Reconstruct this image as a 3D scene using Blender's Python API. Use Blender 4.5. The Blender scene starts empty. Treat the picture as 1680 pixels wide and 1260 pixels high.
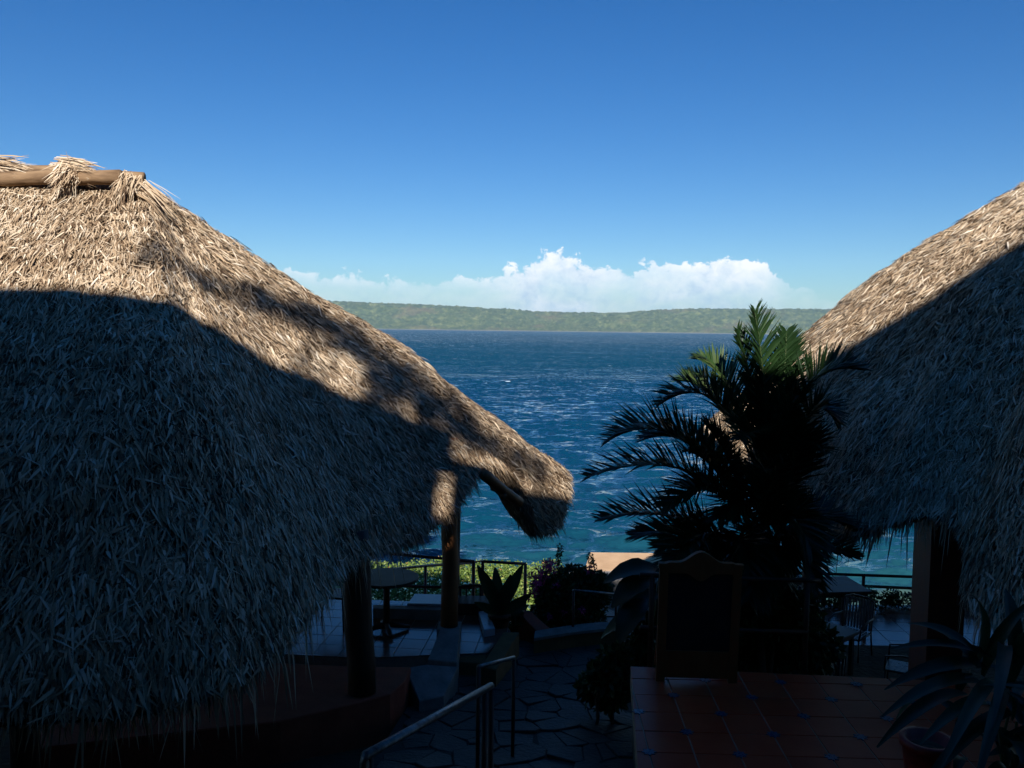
import bpy, math, random
import numpy as np
from mathutils import Vector, Matrix

random.seed(7); RNG = np.random.default_rng(7)
SC = bpy.context.scene
COL = SC.collection
R = math.radians

# ------------------------------------------------------------------ camera
PITCH, ROLL, LENS = 3.72, 0.74, 29.96
cam_data = bpy.data.cameras.new('camera'); cam_data.lens = LENS; cam_data.sensor_width = 36
cam_data.clip_start = 0.05; cam_data.clip_end = 60000
cam = bpy.data.objects.new('camera', cam_data); COL.objects.link(cam)
CAMROT = Matrix.Rotation(R(90 - PITCH), 3, 'X') @ Matrix.Rotation(R(ROLL), 3, 'Z')
cam.matrix_world = CAMROT.to_4x4()
SC.camera = cam
FPX = 1680 * LENS / 36.0
def ray(px, py):
    return CAMROT @ Vector(((px - 840) / FPX, (630 - py) / FPX, -1.0))
def at(px, py, Y):                  # a point measured in the photograph at distance Y
    r = ray(px, py); return r * (Y / r.y)
def on(px, py, Z):                  # a point measured in the photograph on the level Z
    r = ray(px, py); return r * (Z / r.z)

# ------------------------------------------------------------------ sun, sky, exposure
SUN_EL, SUN_X = 32.5, 0.06
ce = math.cos(R(SUN_EL))
TOSUN = Vector((SUN_X, -math.sqrt(ce * ce - SUN_X ** 2), math.sin(R(SUN_EL))))
sun_d = bpy.data.lights.new('sun', 'SUN'); sun_d.energy = 5.0; sun_d.angle = R(0.53); sun_d.color = (1.0, 0.98, 0.955)
sun = bpy.data.objects.new('sun', sun_d); COL.objects.link(sun)
sun.rotation_euler = TOSUN.to_track_quat('Z', 'Y').to_euler()
SC.view_settings.view_transform = 'Standard'; SC.view_settings.look = 'None'
SC.view_settings.gamma = 1.0; SC.view_settings.exposure = 0.5
SC.view_settings.use_curve_mapping = False
SC.cycles.max_bounces = 5; SC.cycles.diffuse_bounces = 2; SC.cycles.glossy_bounces = 3; SC.cycles.transmission_bounces = 3
SC.cycles.transparent_max_bounces = 4; SC.cycles.adaptive_threshold = 0.02; SC.cycles.volume_bounces = 0; SC.cycles.caustics_reflective = False; SC.cycles.caustics_refractive = False

world = bpy.data.worlds.new('World'); SC.world = world; world.use_nodes = True
def build_world():
    nt = world.node_tree; nt.nodes.clear()
    N = nt.nodes.new; L = nt.links.new
    out = N('ShaderNodeOutputWorld'); bg = N('ShaderNodeBackground'); bg.inputs[1].default_value = 0.055
    sky = N('ShaderNodeTexSky'); sky.sky_type = 'NISHITA'; sky.sun_disc = False
    sky.sun_elevation = R(SUN_EL); sky.sun_rotation = math.atan2(TOSUN.x, TOSUN.y)
    sky.altitude = 100; sky.air_density = 1.0; sky.dust_density = 0.0; sky.ozone_density = 1.3
    tc = N('ShaderNodeTexCoord')
    sep = N('ShaderNodeSeparateXYZ'); L(tc.outputs['Generated'], sep.inputs[0])
    def M(op, a, b=None, c=None, clamp=False):
        n = N('ShaderNodeMath'); n.operation = op; n.use_clamp = clamp
        for i, v in enumerate((a, b, c)):
            if v is None: continue
            if isinstance(v, (int, float)): n.inputs[i].default_value = v
            else: L(v, n.inputs[i])
        return n.outputs[0]
    # azimuth round the horizon (0 straight ahead over the lake) and elevation
    az = M('ARCTAN2', sep.outputs[0], sep.outputs[1])
    hyp = M('SQRT', M('ADD', M('MULTIPLY', sep.outputs[0], sep.outputs[0]), M('MULTIPLY', sep.outputs[1], sep.outputs[1])))
    el = M('DIVIDE', sep.outputs[2], M('MAXIMUM', hyp, 0.001))
    comb = N('ShaderNodeCombineXYZ'); L(az, comb.inputs[0]); L(el, comb.inputs[1])
    def noise(scale, detail, rough, dist=0.0, off=0.0, ys=1.0):
        mp = N('ShaderNodeMapping'); mp.inputs['Location'].default_value = (off, off * .7, off * .3); mp.inputs['Scale'].default_value = (1, ys, 1)
        L(comb.outputs[0], mp.inputs[0])
        n = N('ShaderNodeTexNoise'); n.inputs['Scale'].default_value = scale; n.inputs['Detail'].default_value = detail
        n.inputs['Roughness'].default_value = rough; n.inputs['Distortion'].default_value = dist
        L(mp.outputs[0], n.inputs['Vector']); return n.outputs['Fac']
    # height of the cloud tops along the horizon
    fc = N('ShaderNodeFloatCurve')
    cu = fc.mapping.curves[0]
    tops = [(-.30, .060), (-.245, .070), (-.20, .068), (-.15, .066), (-.09, .067), (-.05, .068), (-.015, .076), (.02, .092), (.048, .103), (.075, .096), (.11, .085), (.135, .077),
            (.15, .083), (.18, .084), (.21, .086), (.235, .096), (.26, .090), (.29, .074), (.315, .058), (.36, .050)]
    pts = [((a + .5), t * 5) for a, t in tops]
    cu.points[0].location = (0, .22); cu.points[1].location = (1, .22)
    for p in pts: cu.points.new(*p)
    fc.mapping.update()
    L(M('ADD', az, .5, clamp=True), fc.inputs['Value'])
    top = M('MULTIPLY', fc.outputs[0], .187)
    n1 = noise(24, 8, .60, .35, 3.1, 1.25); n2 = noise(80, 6, .62, .4, 9.2, 1.15); nb = noise(9, 6, .6, .2, 5.5, 2.6)
    edge = M('ADD', M('MULTIPLY', M('SUBTRACT', n1, .5), .072), M('MULTIPLY', M('SUBTRACT', n2, .5), .030))
    d = M('SUBTRACT', M('ADD', top, edge), M('ADD', el, .006))
    cum = M('MULTIPLY', d, 210.0, clamp=True)
    depth = M('MULTIPLY', M('SUBTRACT', M('ADD', top, M('MULTIPLY', edge, .5)), el), 19.0, clamp=True)
    # dense at the billowing tops, a broken veil towards the horizon and where the bank is low
    dense = M('ADD', M('MULTIPLY', M('SUBTRACT', top, .050), 26.0, clamp=True), .25)
    veil = M('ADD', M('SUBTRACT', dense, M('MULTIPLY', depth, .62)), M('MULTIPLY', M('SUBTRACT', nb, .45), 1.5), clamp=True)
    cover = M('MULTIPLY', M('MAXIMUM', veil, M('MULTIPLY', depth, .5)), cum)
    sh = M('ADD', M('MULTIPLY', M('SUBTRACT', n1, .5), 1.5), M('MULTIPLY', M('SUBTRACT', n2, .5), 1.3))
    lit = M('SUBTRACT', M('ADD', sh, .80), M('MULTIPLY', depth, .45), clamp=True)
    cr = N('ShaderNodeValToRGB'); L(lit, cr.inputs[0])
    e = cr.color_ramp.elements
    e[0].position = 0.1; e[0].color = (7.0, 9.2, 11.8, 1); e[1].position = .9; e[1].color = (15.0, 15.0, 15.0, 1)
    x = e.new(.5); x.color = (11.4, 12.6, 13.8, 1)
    hs = N('ShaderNodeHueSaturation'); hs.inputs['Saturation'].default_value = 1.44; hs.inputs['Value'].default_value = 1.0
    L(sky.outputs[0], hs.inputs['Color'])
    wb = N('ShaderNodeMix'); wb.data_type = 'RGBA'; wb.blend_type = 'MULTIPLY'; wb.inputs['Factor'].default_value = 1.0     # one overall colour balance for the whole sky
    L(hs.outputs[0], wb.inputs['A']); wb.inputs['B'].default_value = (.66, .92, 1.25, 1)
    mix = N('ShaderNodeMix'); mix.data_type = 'RGBA'
    L(M('MULTIPLY', cover, .93), mix.inputs['Factor']); L(wb.outputs['Result'], mix.inputs['A']); L(cr.outputs[0], mix.inputs['B'])
    L(mix.outputs['Result'], bg.inputs[0]); L(bg.outputs[0], out.inputs[0])
build_world()

# ------------------------------------------------------------------ helpers: objects
def tag(o, label=None, cat=None, group=None, kind=None):
    if label: o['label'] = label
    if cat: o['category'] = cat
    if group: o['group'] = group
    if kind: o['kind'] = kind
    return o
def empty(name, loc, label, cat, group=None, rz=0.0):
    o = bpy.data.objects.new(name, None); o.empty_display_size = .1
    o.location = loc; o.rotation_euler = (0, 0, rz); COL.objects.link(o)
    return tag(o, label, cat, group)
def wm(o):
    return o.matrix_basis if o.parent is None else wm(o.parent) @ o.matrix_parent_inverse @ o.matrix_basis
def link_mesh(name, me, m, parent=None, world_coords=True, smooth=False):
    if m and not me.materials: me.materials.append(m)
    o = bpy.data.objects.new(name, me); COL.objects.link(o)
    if parent:
        o.parent = parent
        if world_coords:
            o.matrix_parent_inverse = wm(parent).inverted()
    if smooth:
        me.polygons.foreach_set('use_smooth', [True] * len(me.polygons))
    return o
def copy_tree(o, parent=None):
    c = o.copy(); COL.objects.link(c); c.parent = parent
    for ch in o.children: copy_tree(ch, c)
    return c
def quads_mesh(name, V, F, tint=None):
    me = bpy.data.meshes.new(name); V = np.asarray(V, np.float32); F = np.asarray(F, np.int32); k = F.shape[1]
    me.vertices.add(len(V)); me.vertices.foreach_set('co', V.ravel())
    me.loops.add(F.size); me.loops.foreach_set('vertex_index', F.ravel())
    me.polygons.add(len(F)); me.polygons.foreach_set('loop_start', np.arange(0, F.size, k, dtype=np.int32))
    me.update(calc_edges=True)
    if tint is not None:
        a = me.attributes.new('tint', 'FLOAT', 'FACE'); a.data.foreach_set('value', np.asarray(tint, np.float32))
    return me
class MB:
    def __init__(s): s.v = []; s.f = []
    def add(s, v, f):
        n = len(s.v); s.v += [tuple(p) for p in v]; s.f += [tuple(i + n for i in q) for q in f]; return s
    def box(s, x0, x1, y0, y1, z0, z1, M=None):
        v = [(x, y, z) for z in (z0, z1) for y in (y0, y1) for x in (x0, x1)]
        if M: v = [M @ Vector(p) for p in v]
        return s.add(v, [(0, 2, 3, 1), (4, 5, 7, 6), (0, 1, 5, 4), (2, 6, 7, 3), (0, 4, 6, 2), (1, 3, 7, 5)])
    def prism(s, poly, z0, z1, inset=0.0):        # plan polygon (ccw), optional chamfered top
        n = len(poly); c = Vector((sum(p[0] for p in poly) / n, sum(p[1] for p in poly) / n))
        def zz(z, i): return z[i] if isinstance(z, (list, tuple)) else z
        v = [(p[0], p[1], zz(z0, i)) for i, p in enumerate(poly)]
        if inset:
            v += [(p[0], p[1], zz(z1, i) - inset) for i, p in enumerate(poly)]
            for i, p in enumerate(poly):
                d = c - Vector(p[:2]); d = d * min(.4, inset / max(d.length, 1e-4)); v.append((p[0] + d.x, p[1] + d.y, zz(z1, i)))
            rings = 3
        else:
            v += [(p[0], p[1], zz(z1, i)) for i, p in enumerate(poly)]; rings = 2
        f = [tuple(range(n - 1, -1, -1)), tuple(range((rings - 1) * n, rings * n))]
        for r in range(rings - 1):
            for i in range(n):
                j = (i + 1) % n; f.append((r * n + i, r * n + j, (r + 1) * n + j, (r + 1) * n + i))
        return s.add(v, f)
    def tube(s, pts, rad, n=8, caps=True):
        pts = [Vector(p) for p in pts]; rads = rad if isinstance(rad, (list, tuple)) else [rad] * len(pts)
        v = []; f = []; up = Vector((0.01, .02, 1)); a = None
        for i, p in enumerate(pts):
            t = (pts[min(i + 1, len(pts) - 1)] - pts[max(i - 1, 0)]).normalized()
            if a is None:
                a = t.cross(up if abs(t.dot(up)) < .95 else Vector((1, 0, 0))).normalized()
            else: a = (a - t * a.dot(t)).normalized()
            b = t.cross(a)
            for k in range(n):
                w = 2 * math.pi * k / n; v.append(p + (a * math.cos(w) + b * math.sin(w)) * rads[i])
        for i in range(len(pts) - 1):
            for k in range(n):
                q = (k + 1) % n; f.append((i * n + k, i * n + q, (i + 1) * n + q, (i + 1) * n + k))
        if caps: f += [tuple(range(n - 1, -1, -1)), tuple(range((len(pts) - 1) * n, len(pts) * n))]
        return s.add(v, f)
    def mesh(s, name):
        me = bpy.data.meshes.new(name); me.from_pydata([tuple(p) for p in s.v], [], s.f); me.update(); return me
    def build(s, name, m, parent=None, smooth=False, world_coords=True):
        return link_mesh(name, s.mesh(name), m, parent, world_coords, smooth)

# ------------------------------------------------------------------ helpers: materials
def new_mat(name):
    m = bpy.data.materials.new(name); m.use_nodes = True
    nt = m.node_tree; return m, nt, nt.nodes['Principled BSDF'], nt.nodes.new, nt.links.new
def surface(name, c1, c2, scale=6.0, rough=.7, bump=.3, bscale=40.0, spec=.4, metal=0.0, detail=6, stretch=(1, 1, 1), rough_var=.15, bdist=.01):
    m, nt, b, N, L = new_mat(name)
    tc = N('ShaderNodeTexCoord'); mp = N('ShaderNodeMapping'); mp.inputs['Scale'].default_value = stretch; L(tc.outputs['Object'], mp.inputs[0])
    n = N('ShaderNodeTexNoise'); n.inputs['Scale'].default_value = scale; n.inputs['Detail'].default_value = detail; n.inputs['Roughness'].default_value = .62
    oi = N('ShaderNodeObjectInfo'); ad = N('ShaderNodeVectorMath'); ad.operation = 'ADD'
    sc = N('ShaderNodeVectorMath'); sc.operation = 'SCALE'; sc.inputs[0].default_value = (17, 31, 23); L(oi.outputs['Random'], sc.inputs['Scale'])
    L(mp.outputs[0], ad.inputs[0]); L(sc.outputs[0], ad.inputs[1]); L(ad.outputs[0], n.inputs['Vector'])
    r = N('ShaderNodeValToRGB'); r.color_ramp.elements[0].position = .3; r.color_ramp.elements[1].position = .7
    r.color_ramp.elements[0].color = (*c1, 1); r.color_ramp.elements[1].color = (*c2, 1); L(n.outputs['Fac'], r.inputs[0])
    L(r.outputs[0], b.inputs['Base Color'])
    mr = N('ShaderNodeMapRange'); mr.inputs['To Min'].default_value = max(.02, rough - rough_var); mr.inputs['To Max'].default_value = min(1, rough + rough_var)
    L(n.outputs['Fac'], mr.inputs['Value']); L(mr.outputs[0], b.inputs['Roughness'])
    b.inputs['Specular IOR Level'].default_value = spec; b.inputs['Metallic'].default_value = metal
    if bump:
        n2 = N('ShaderNodeTexNoise'); n2.inputs['Scale'].default_value = bscale; n2.inputs['Detail'].default_value = 5; L(mp.outputs[0], n2.inputs['Vector'])
        bp = N('ShaderNodeBump'); bp.inputs['Strength'].default_value = bump; bp.inputs['Distance'].default_value = bdist
        L(n2.outputs['Fac'], bp.inputs['Height']); L(bp.outputs[0], b.inputs['Normal'])
    return m
def tinted(name, stops, rough=.6, spec=.4, patch=.35, pscale=1.2, trans=0.0):      # colour from the per-blade 'tint' attribute and soft patches
    m, nt, b, N, L = new_mat(name)
    a = N('ShaderNodeAttribute'); a.attribute_name = 'tint'
    tc = N('ShaderNodeTexCoord'); n = N('ShaderNodeTexNoise'); n.inputs['Scale'].default_value = pscale; n.inputs['Detail'].default_value = 5; L(tc.outputs['Object'], n.inputs['Vector'])
    s = N('ShaderNodeMath'); s.operation = 'MULTIPLY_ADD'; L(n.outputs['Fac'], s.inputs[0]); s.inputs[1].default_value = patch * 2; s.inputs[2].default_value = -patch
    ad = N('ShaderNodeMath'); ad.operation = 'ADD'; ad.use_clamp = True; L(a.outputs['Fac'], ad.inputs[0]); L(s.outputs[0], ad.inputs[1])
    r = N('ShaderNodeValToRGB'); L(ad.outputs[0], r.inputs[0]); el = r.color_ramp.elements
    el[0].position, el[0].color = stops[0][0], (*stops[0][1], 1); el[1].position, el[1].color = stops[-1][0], (*stops[-1][1], 1)
    for p, c in stops[1:-1]: x = el.new(p); x.color = (*c, 1)
    L(r.outputs[0], b.inputs['Base Color']); b.inputs['Roughness'].default_value = rough; b.inputs['Specular IOR Level'].default_value = spec
    if trans:
        t = N('ShaderNodeBsdfTranslucent'); L(r.outputs[0], t.inputs[0]); mx = N('ShaderNodeMixShader'); mx.inputs[0].default_value = trans
        out = nt.nodes['Material Output']; L(b.outputs[0], mx.inputs[1]); L(t.outputs[0], mx.inputs[2]); L(mx.outputs[0], out.inputs[0])
    return m
MAT = {}
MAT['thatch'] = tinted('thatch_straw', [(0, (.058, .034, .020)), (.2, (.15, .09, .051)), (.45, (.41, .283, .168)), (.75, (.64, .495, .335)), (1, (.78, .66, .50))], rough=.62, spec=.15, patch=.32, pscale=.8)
MAT['thatch_core'] = surface('thatch_core', (.045, .033, .022), (.14, .10, .065), 9, .95, .8, 30, .1, stretch=(1, 1, .3), bdist=.05)
MAT['log'] = surface('pale_log', (.10, .055, .028), (.33, .21, .115), 9, .8, .9, 25, .2, stretch=(.25, 1, 1))
MAT['post'] = surface('varnished_post', (.15, .055, .018), (.30, .12, .04), 4, .5, .4, 20, .4, stretch=(1.5, 1.5, .25))
MAT['dark_wood'] = surface('dark_wood', (.035, .015, .008), (.085, .035, .016), 6, .55, .3, 30, .35, stretch=(1, 1, .3))
MAT['frame_wood'] = surface('frame_wood', (.22, .062, .018), (.33, .11, .034), 5, .5, .3, 30, .4, stretch=(1, 1, .25))
MAT['slate'] = surface('slate_board', (.012, .013, .014), (.028, .029, .03), 8, .6, .1, 60, .3)
MAT['rail_red'] = surface('red_brown_paint', (.10, .022, .014), (.17, .04, .022), 9, .45, .2, 50, .4)
MAT['rail_steel'] = surface('worn_handrail', (.10, .075, .06), (.33, .29, .26), 14, .38, .4, 60, .5, metal=.7)
MAT['rail_dark'] = surface('dark_rail_paint', (.03, .013, .01), (.07, .03, .02), 9, .5, .2, 50, .4)
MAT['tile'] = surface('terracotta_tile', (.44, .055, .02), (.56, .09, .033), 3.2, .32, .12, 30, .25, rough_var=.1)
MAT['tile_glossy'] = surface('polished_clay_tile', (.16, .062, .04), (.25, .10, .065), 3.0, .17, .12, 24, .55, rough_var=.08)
MAT['grout'] = surface('grout', (.26, .20, .15), (.38, .30, .22), 20, .9, .4, 90, .2)
MAT['inset'] = surface('blue_inset', (.015, .025, .08), (.09, .11, .16), 55, .3, .1, 60, .5, detail=2)
MAT['stone'] = surface('flagstone', (.035, .030, .026), (.10, .085, .07), 2.2, .6, .7, 22, .3, bdist=.02)
MAT['mortar'] = surface('path_mortar', (.045, .039, .033), (.08, .07, .06), 14, .95, .6, 60, .15)
MAT['concrete'] = surface('weathered_concrete', (.17, .15, .13), (.32, .29, .25), 5, .85, .5, 35, .25)
MAT['ochre'] = surface('ochre_plaster', (.15, .08, .035), (.25, .14, .06), 4, .85, .4, 30, .2)
MAT['red_plaster'] = surface('red_plaster', (.26, .055, .03), (.38, .095, .05), 4, .85, .4, 30, .2)
MAT['peach'] = surface('peach_plaster', (.55, .33, .17), (.70, .45, .25), 2.5, .85, .3, 30, .2)
MAT['ground'] = surface('earth', (.045, .034, .022), (.11, .085, .055), 1.2, .95, .8, 14, .1, bdist=.05)
MAT['metal_dark'] = surface('dark_iron', (.012, .012, .013), (.035, .033, .032), 12, .38, .2, 50, .5, metal=.4)
MAT['strap'] = surface('chair_strap', (.05, .055, .06), (.10, .105, .11), 12, .3, .1, 50, .5)
MAT['table_top'] = surface('table_top', (.018, .017, .017), (.04, .037, .035), 6, .5, .15, 40, .5)
MAT['pale_slab'] = surface('pale_slab', (.30, .31, .33), (.42, .42, .43), 5, .3, .2, 30, .5)
MAT['pot_red'] = surface('red_pot', (.20, .02, .014), (.30, .04, .025), 6, .45, .2, 30, .4)
MAT['bark'] = surface('bark', (.05, .036, .025), (.13, .095, .065), 6, .9, .8, 20, .15, stretch=(1, 1, .4), bdist=.03)
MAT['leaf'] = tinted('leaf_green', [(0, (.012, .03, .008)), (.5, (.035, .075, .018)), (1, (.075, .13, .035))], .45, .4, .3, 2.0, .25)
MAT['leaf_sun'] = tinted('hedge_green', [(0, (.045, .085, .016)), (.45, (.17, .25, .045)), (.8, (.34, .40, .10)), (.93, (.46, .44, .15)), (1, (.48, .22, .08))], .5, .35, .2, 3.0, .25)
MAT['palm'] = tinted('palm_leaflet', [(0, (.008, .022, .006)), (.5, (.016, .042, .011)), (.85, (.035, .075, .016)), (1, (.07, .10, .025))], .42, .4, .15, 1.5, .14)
MAT['frond_stem'] = surface('frond_stem', (.03, .05, .012), (.07, .09, .025), 6, .5, .2, 30, .4)
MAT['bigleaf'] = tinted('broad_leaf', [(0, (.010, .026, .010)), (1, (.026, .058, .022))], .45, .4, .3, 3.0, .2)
MAT['flower'] = tinted('pink_bract', [(0, (.38, .03, .12)), (.6, (.55, .06, .22)), (1, (.55, .22, .42))], .6, .2, .2, 5, .3)

# ------------------------------------------------------------------ the setting: ground, water, hills
WATER = -10.0
def smooth(a, b, x):
    t = np.clip((x - a) / (b - a), 0, 1); return t * t * (3 - 2 * t)
def vnoise(x, y, seed=0):                     # smooth value noise
    xi = np.floor(x).astype(np.int64); yi = np.floor(y).astype(np.int64); fx = x - xi; fy = y - yi
    def h(a, b):
        k = (a * 374761393 + b * 668265263 + seed * 974711) & 0x7fffffff
        k = ((k ^ (k >> 13)) * 1274126177) & 0x7fffffff
        return ((k ^ (k >> 16)) & 0xffff) / 65535.0
    u = fx * fx * (3 - 2 * fx); v = fy * fy * (3 - 2 * fy)
    return (h(xi, yi) * (1 - u) + h(xi + 1, yi) * u) * (1 - v) + (h(xi, yi + 1) * (1 - u) + h(xi + 1, yi + 1) * u) * v
def fbm(x, y, o=4, seed=0):
    s = 0; a = .5
    for i in range(o): s = s + a * (vnoise(x, y, seed + i) - .5); x = x * 2.03; y = y * 2.03; a *= .5
    return s
def ground_z(x, y):
    x = np.asarray(x, float); y = np.asarray(y, float)
    ys = [-80, -30, -4, 0, 1.0, 6.4, 9, 12.2, 13.2, 17, 22, 29, 38, 90, 200]
    zs = [14, 4.0, -1.75, -1.75, -1.85, -4.0, -4.35, -4.5, -5.0, -6.0, -8.2, -10.0, -11.5, -16, -20]
    return np.interp(y, ys, zs)
def grid_mesh(name, X, Y, Z):
    ny, nx = X.shape
    V = np.stack([X, Y, Z], -1).reshape(-1, 3)
    i = np.arange(ny * nx).reshape(ny, nx)
    F = np.stack([i[:-1, :-1], i[:-1, 1:], i[1:, 1:], i[1:, :-1]], -1).reshape(-1, 4)
    return quads_mesh(name, V, F)
def build_ground():
    ys = np.concatenate([np.arange(-80, -4, 4.), np.arange(-4, 36, .5), np.arange(36, 200, 6.)])
    xs = np.concatenate([np.arange(-160, -14, 8.), np.arange(-14, 18, .5), np.arange(18, 161, 8.)])
    X, Y = np.meshgrid(xs, ys); Z = ground_z(X, Y) + fbm(X * .35, Y * .35, 3, 5) * np.where(Y > 13.5, .5, .06)
    tag(link_mesh('ground', grid_mesh('ground', X, Y, Z), MAT['ground'], smooth=True), 'dark earth sloping down to the lake', kind='structure')
build_ground()

def water_material():
    m, nt, b, N, L = new_mat('lake_water')
    geo = N('ShaderNodeNewGeometry'); sep = N('ShaderNodeSeparateXYZ'); L(geo.outputs['Position'], sep.inputs[0])
    # colour of the water over the sandy shallows, the shelf and the deep crater
    mr = N('ShaderNodeMapRange'); mr.inputs['From Min'].default_value = 30; mr.inputs['From Max'].default_value = 233
    n0 = N('ShaderNodeTexNoise'); n0.inputs['Scale'].default_value = .05; n0.inputs['Detail'].default_value = 4; L(geo.outputs['Position'], n0.inputs['Vector'])
    ma = N('ShaderNodeMath'); ma.operation = 'MULTIPLY_ADD'; L(n0.outputs['Fac'], ma.inputs[0]); ma.inputs[1].default_value = 14; L(sep.outputs[1], ma.inputs[2])
    L(ma.outputs[0], mr.inputs['Value'])
    r = N('ShaderNodeValToRGB'); L(mr.outputs[0], r.inputs[0]); el = r.color_ramp.elements
    el[0].position = .02; el[0].color = (.12, .15, .09, 1); el[1].position = 1; el[1].color = (.001, .036, .066, 1)
    for p, c in ((.045, (.014, .072, .085)), (.10, (.003, .046, .078)), (.24, (.0015, .037, .076)), (.5, (.001, .032, .070))):
        x = el.new(p); x.color = (*c, 1)
    # whitecaps: breaking crests drawn out along the wave fronts
    def nz(scale, vec, detail=3, rough=.5):
        n = N('ShaderNodeTexNoise'); n.inputs['Scale'].default_value = scale; n.inputs['Detail'].default_value = detail; n.inputs['Roughness'].default_value = rough
        L(vec, n.inputs['Vector']); return n.outputs['Fac']
    mp = N('ShaderNodeMapping'); mp.inputs['Scale'].default_value = (.42, 1.0, 0.0); mp.inputs['Rotation'].default_value = (0, 0, R(6)); L(geo.outputs['Position'], mp.inputs[0])
    mp2 = N('ShaderNodeMapping'); mp2.inputs['Scale'].default_value = (.05, .02, 0.0); L(geo.outputs['Position'], mp2.inputs[0])
    def M(op, a, b2, clamp=False):
        n = N('ShaderNodeMath'); n.operation = op; n.use_clamp = clamp
        for i, v in enumerate((a, b2)):
            if isinstance(v, (int, float)): n.inputs[i].default_value = v
            else: L(v, n.inputs[i])
        return n.outputs[0]
    crest = nz(.62, mp.outputs[0], 3, .55); fleck = nz(4.5, mp.outputs[0], 2); area = nz(1.0, mp2.outputs[0], 2)
    f = M('ADD', M('ADD', crest, M('MULTIPLY', M('SUBTRACT', fleck, .5), .22)), M('MULTIPLY', M('SUBTRACT', area, .5), .09))
    farther = N('ShaderNodeMapRange'); farther.inputs['From Min'].default_value = 40; farther.inputs['From Max'].default_value = 700; farther.inputs['To Min'].default_value = .755; farther.inputs['To Max'].default_value = .63
    L(sep.outputs[1], farther.inputs['Value'])
    foam = M('MULTIPLY', M('SUBTRACT', f, farther.outputs[0]), 45.0, True)
    mx = N('ShaderNodeMix'); mx.data_type = 'RGBA'; L(foam, mx.inputs['Factor']); L(r.outputs[0], mx.inputs['A']); mx.inputs['B'].default_value = (.78, .82, .85, 1)
    L(mx.outputs['Result'], b.inputs['Base Color'])
    ro = N('ShaderNodeMath'); ro.operation = 'MULTIPLY_ADD'; L(foam, ro.inputs[0]); ro.inputs[1].default_value = .6; ro.inputs[2].default_value = .06; L(ro.outputs[0], b.inputs['Roughness'])
    b.inputs['IOR'].default_value = 1.33; b.inputs['Specular IOR Level'].default_value = .5
    # wavelets too small for the mesh: slopes taken straight from noise vectors
    mp3 = N('ShaderNodeMapping'); mp3.inputs['Scale'].default_value = (.5, 1.0, 0.0); mp3.inputs['Rotation'].default_value = (0, 0, R(-5)); L(geo.outputs['Position'], mp3.inputs[0])
    tot = geo.outputs['Normal']
    for scale, detail, k in ((.30, 3, .20), (1.0, 3, .40), (2.6, 2, .46), (6.5, 2, .42), (.045, 3, .16)):
        n = N('ShaderNodeTexNoise'); n.inputs['Scale'].default_value = scale; n.inputs['Detail'].default_value = detail; n.inputs['Roughness'].default_value = .6; L(mp3.outputs[0], n.inputs['Vector'])
        su = N('ShaderNodeVectorMath'); su.operation = 'SUBTRACT'; L(n.outputs['Color'], su.inputs[0]); su.inputs[1].default_value = (.5, .5, .5)
        mu = N('ShaderNodeVectorMath'); mu.operation = 'MULTIPLY'; L(su.outputs[0], mu.inputs[0]); mu.inputs[1].default_value = (k * 2.0, k * 3.0, 0)
        ad = N('ShaderNodeVectorMath'); ad.operation = 'ADD'; L(tot, ad.inputs[0]); L(mu.outputs[0], ad.inputs[1]); tot = ad.outputs[0]
    # of far waves one sees mostly the steep faces turned to this shore
    mk = N('ShaderNodeMapRange'); mk.inputs['From Min'].default_value = 50; mk.inputs['From Max'].default_value = 260; mk.inputs['To Min'].default_value = -.0; mk.inputs['To Max'].default_value = -.42; L(sep.outputs[1], mk.inputs['Value'])
    mv = N('ShaderNodeCombineXYZ'); L(mk.outputs[0], mv.inputs[1])
    fr = N('ShaderNodeVectorMath'); fr.operation = 'ADD'; L(tot, fr.inputs[0]); L(mv.outputs[0], fr.inputs[1]); tot = fr.outputs[0]
    no = N('ShaderNodeVectorMath'); no.operation = 'NORMALIZE'; L(tot, no.inputs[0]); L(no.outputs[0], b.inputs['Normal'])
    return m
def build_water():
    ys = [22.0]
    while ys[-1] < 3900: ys.append(ys[-1] * (1.0046 if ys[-1] < 170 else 1.013))
    ys = np.array(ys); s0 = np.linspace(-1, 1, 460); s = .42 * s0 + .58 * s0 ** 3
    half = 50 + ys * 1.05
    X = s[None, :] * half[:, None]; Y = np.repeat(ys[:, None], len(s), 1)
    Z = np.zeros_like(X); dx = np.gradient(s)[None, :] * half[:, None]; dy = np.gradient(ys)[:, None]
    rng = np.random.default_rng(3)
    for i in range(56):
        lam = .9 * (5.2 / .9) ** (i / 55.0); k = 2 * math.pi / lam
        th = R(-90 + rng.normal(4, 20)); kx, ky = k * math.cos(th), k * math.sin(th)
        A = .0105 * lam ** .8 * rng.uniform(.5, 1.2)
        fade = np.clip(1.9 - 3.0 * np.maximum(dx * abs(kx), dy * abs(ky)) / math.pi, 0, 1)
        ph = kx * X + ky * Y + rng.uniform(0, 6.28) + 1.5 * fbm(X * .07 + i, Y * .07, 2, i)
        Z += A * fade * np.sin(ph)
    Z *= smooth(24, 34, Y) * .5 + .5
    tag(link_mesh('lake', grid_mesh('lake', X, Y, WATER + Z), water_material(), smooth=True), 'wind-ruffled deep blue lake with small whitecaps', kind='structure')
build_water()

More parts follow.
